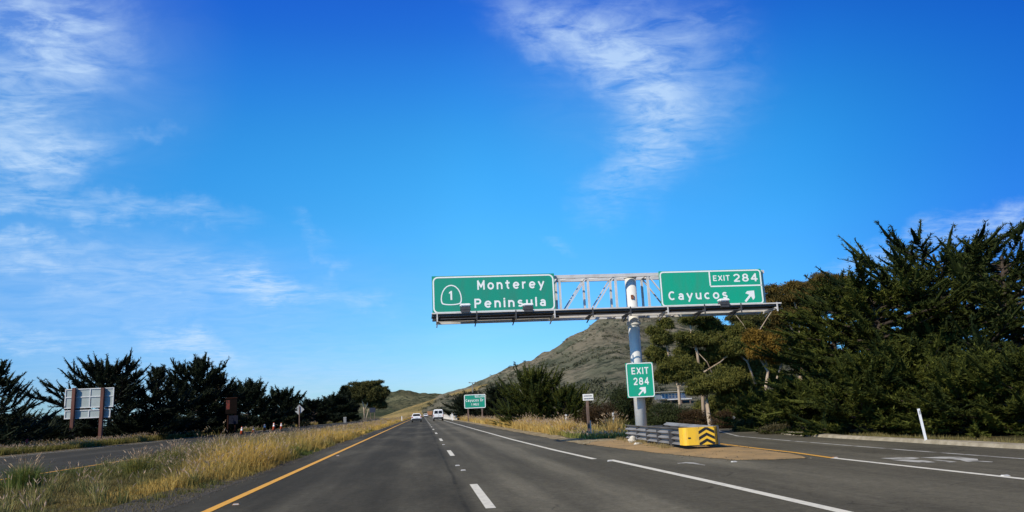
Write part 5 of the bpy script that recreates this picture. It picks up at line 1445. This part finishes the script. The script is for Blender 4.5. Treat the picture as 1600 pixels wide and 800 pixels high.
def van(name, label, x, y):
    r = thing(name, label, 'van', (0, 0, 0))
    body_shell([(.38, .95, .08, 5.3), (.6, 1.0, .02, 5.4), (1.15, 1.0, 0, 5.3), (1.5, .96, .03, 4.6), (2.05, .84, .10, 3.9), (2.18, .76, .2, 3.7)], 'body', M_cwhite, r, .07)
    for s in (-1, 1):
        MB().add([(s*.08, .012, 1.36), (s*.80, .012, 1.36), (s*.72, .08, 1.94), (s*.08, .08, 1.94)], [(0, 1, 2, 3)]).build('rear_window', M_glass, r)
        MB().box((s*.92, .0, 1.0), (.10, .06, .36)).build('tail_light', M_red, r, bevel=.015)
        MB().box((s*1.10, 4.0, 1.35), (.2, .12, .28)).build('side_mirror', M_trim, r, bevel=.03)
        wheel(s*.86, 1.1, .37, .24, r); wheel(s*.86, 4.4, .37, .24, r)
    MB().box((0, -.03, .52), (1.96, .18, .36)).build('rear_bumper', M_trim, r, bevel=.03)
    MB().box((0, -.004, 1.25), (.02, .02, 1.3)).build('door_seam', M_trim, r)
    MB().box((.32, -.014, .98), (.32, .02, .16)).build('number_plate', M_plate, r)
    r.location = (x, y, ZR); return r
van('white_van', 'white van with two dark rear windows in the right lane', 3.12, 154.5)
tk = thing('orange_truck', 'far orange box truck ahead between the white car and van', 'truck', (0, 0, 0))
body_shell([(.9, 1.1, 0, 5.5), (2.55, 1.1, 0, 5.5)], 'cargo_box', mat('truck_orange', (.40, .19, .085), .6, var=.2), tk, .04)
body_shell([(.5, 1.05, 5.6, 7.6), (1.4, 1.05, 5.6, 7.6), (2.2, .95, 5.65, 7.0)], 'cab', M_cwhite, tk, .06)
MB().box((0, -.02, .75), (2.3, .2, .22)).build('rear_bumper', M_trim, tk)
for s in (-1, 1):
    MB().box((s*.95, -.03, 1.05), (.2, .06, .16)).build('tail_light', M_red, tk); wheel(s*.95, 1.2, .5, .3, tk); wheel(s*.95, 6.6, .5, .3, tk)
q = AT(672, 650, 340); tk.location = (q.x, 340, ZR)
q = AT(665.3, 650, 330); suv('white_car', 'far white car just left of the orange truck', q.x, 330)

# ================================================================== HOUSE AND POLE
Yh = 170
h0 = AT(1030, 614, Yh); h1 = AT(1076, 613, Yh); zf = AT(1055, 623, Yh).z; zt = AT(1055, 612.5, Yh).z
hs_ = thing('house', 'low house with blue glazed front and white deck below the hill', 'house', ((h0.x+h1.x)/2, Yh, 0))
xw0, xw1 = h0.x+.3, h1.x-.6
MB().box(((xw0+xw1)/2, Yh+2.5, (zf+zt)/2-.1), (xw1-xw0, 4.6, zt-zf-.2)).build('wall', mat('house_wall', (.16, .19, .22), .8, var=.2), hs_)
MB().box(((h0.x+h1.x)/2, Yh+2.0, zt+.08), (h1.x-h0.x+.5, 6.2, .16)).build('roof', mat('house_roof', (.38, .36, .30), .8, var=.2), hs_)
nwin = 7; ww = (xw1-xw0-.4)/nwin
for i in range(nwin):
    xx = xw0+.2+ww*(i+.5)
    f = MB().ring([(xx-ww/2+.03, zf+.08), (xx+ww/2-.03, zf+.08), (xx+ww/2-.03, zt-.22), (xx-ww/2+.03, zt-.22)], [(xx-ww/2+.11, zf+.16), (xx+ww/2-.11, zf+.16), (xx+ww/2-.11, zt-.3), (xx-ww/2+.11, zt-.3)], Yh+.12, Yh+.19).build('window', M_steel, hs_)
    MB().box((xx, Yh+.17, (zf+zt)/2-.07), (ww-.2, .02, zt-zf-.42)).build('pane', mat('blue_glass', (.05, .15, .28), .25, spec=.6), f)
MB().box(((xw0+h1.x)/2+.8, Yh-.7, zf-.12), (h1.x-xw0-1.4, 1.6, .22)).build('deck', M_steel, hs_)
dk_ = MB(); x = xw0+1.6
while x < h1.x: dk_.box((x, Yh-1.46, zf+.35), (.05, .05, .72)); x += .35
dk_.box(((xw0+h1.x)/2+.8, Yh-1.46, zf+.74), (h1.x-xw0-1.4, .07, .06))
dk_.build('railing', M_galv, hs_)
for xx in (xw0+1.8, (xw0+h1.x)/2+1, h1.x-.3): MB().box((xx, Yh-1.3, (zf-.2)/2), (.16, .16, zf-.2)).build('stilt', M_wood, hs_)
MB().box(((xw0+xw1)/2, Yh+3.2, (zf-.2)/2), (xw1-xw0-.6, 2.6, zf-.2)).build('foundation', mat('foundation', (.12, .11, .10), .9), hs_)
Yp = 260
c_ = AT(738, 598, Yp); zb_ = hill_z(c_.x, Yp)
lp = thing('light_pole', 'tall slim lamp pole with a twin head on the hill skyline', 'lamp pole', (c_.x, Yp, max(0, zb_)-.3))
MB().tube([(c_.x, Yp, zb_-.3), (c_.x, Yp, c_.z)], [.22, .14], 8).build('pole', M_galv, lp)
MB().box((c_.x, Yp, c_.z), (2.2, .15, .15)).build('cross_arm', M_galv, lp)
for s in (-1, 1): MB().box((c_.x+s*1.0, Yp-.3, c_.z+.1), (.5, .7, .25)).build('lamp_head', M_galv, lp)
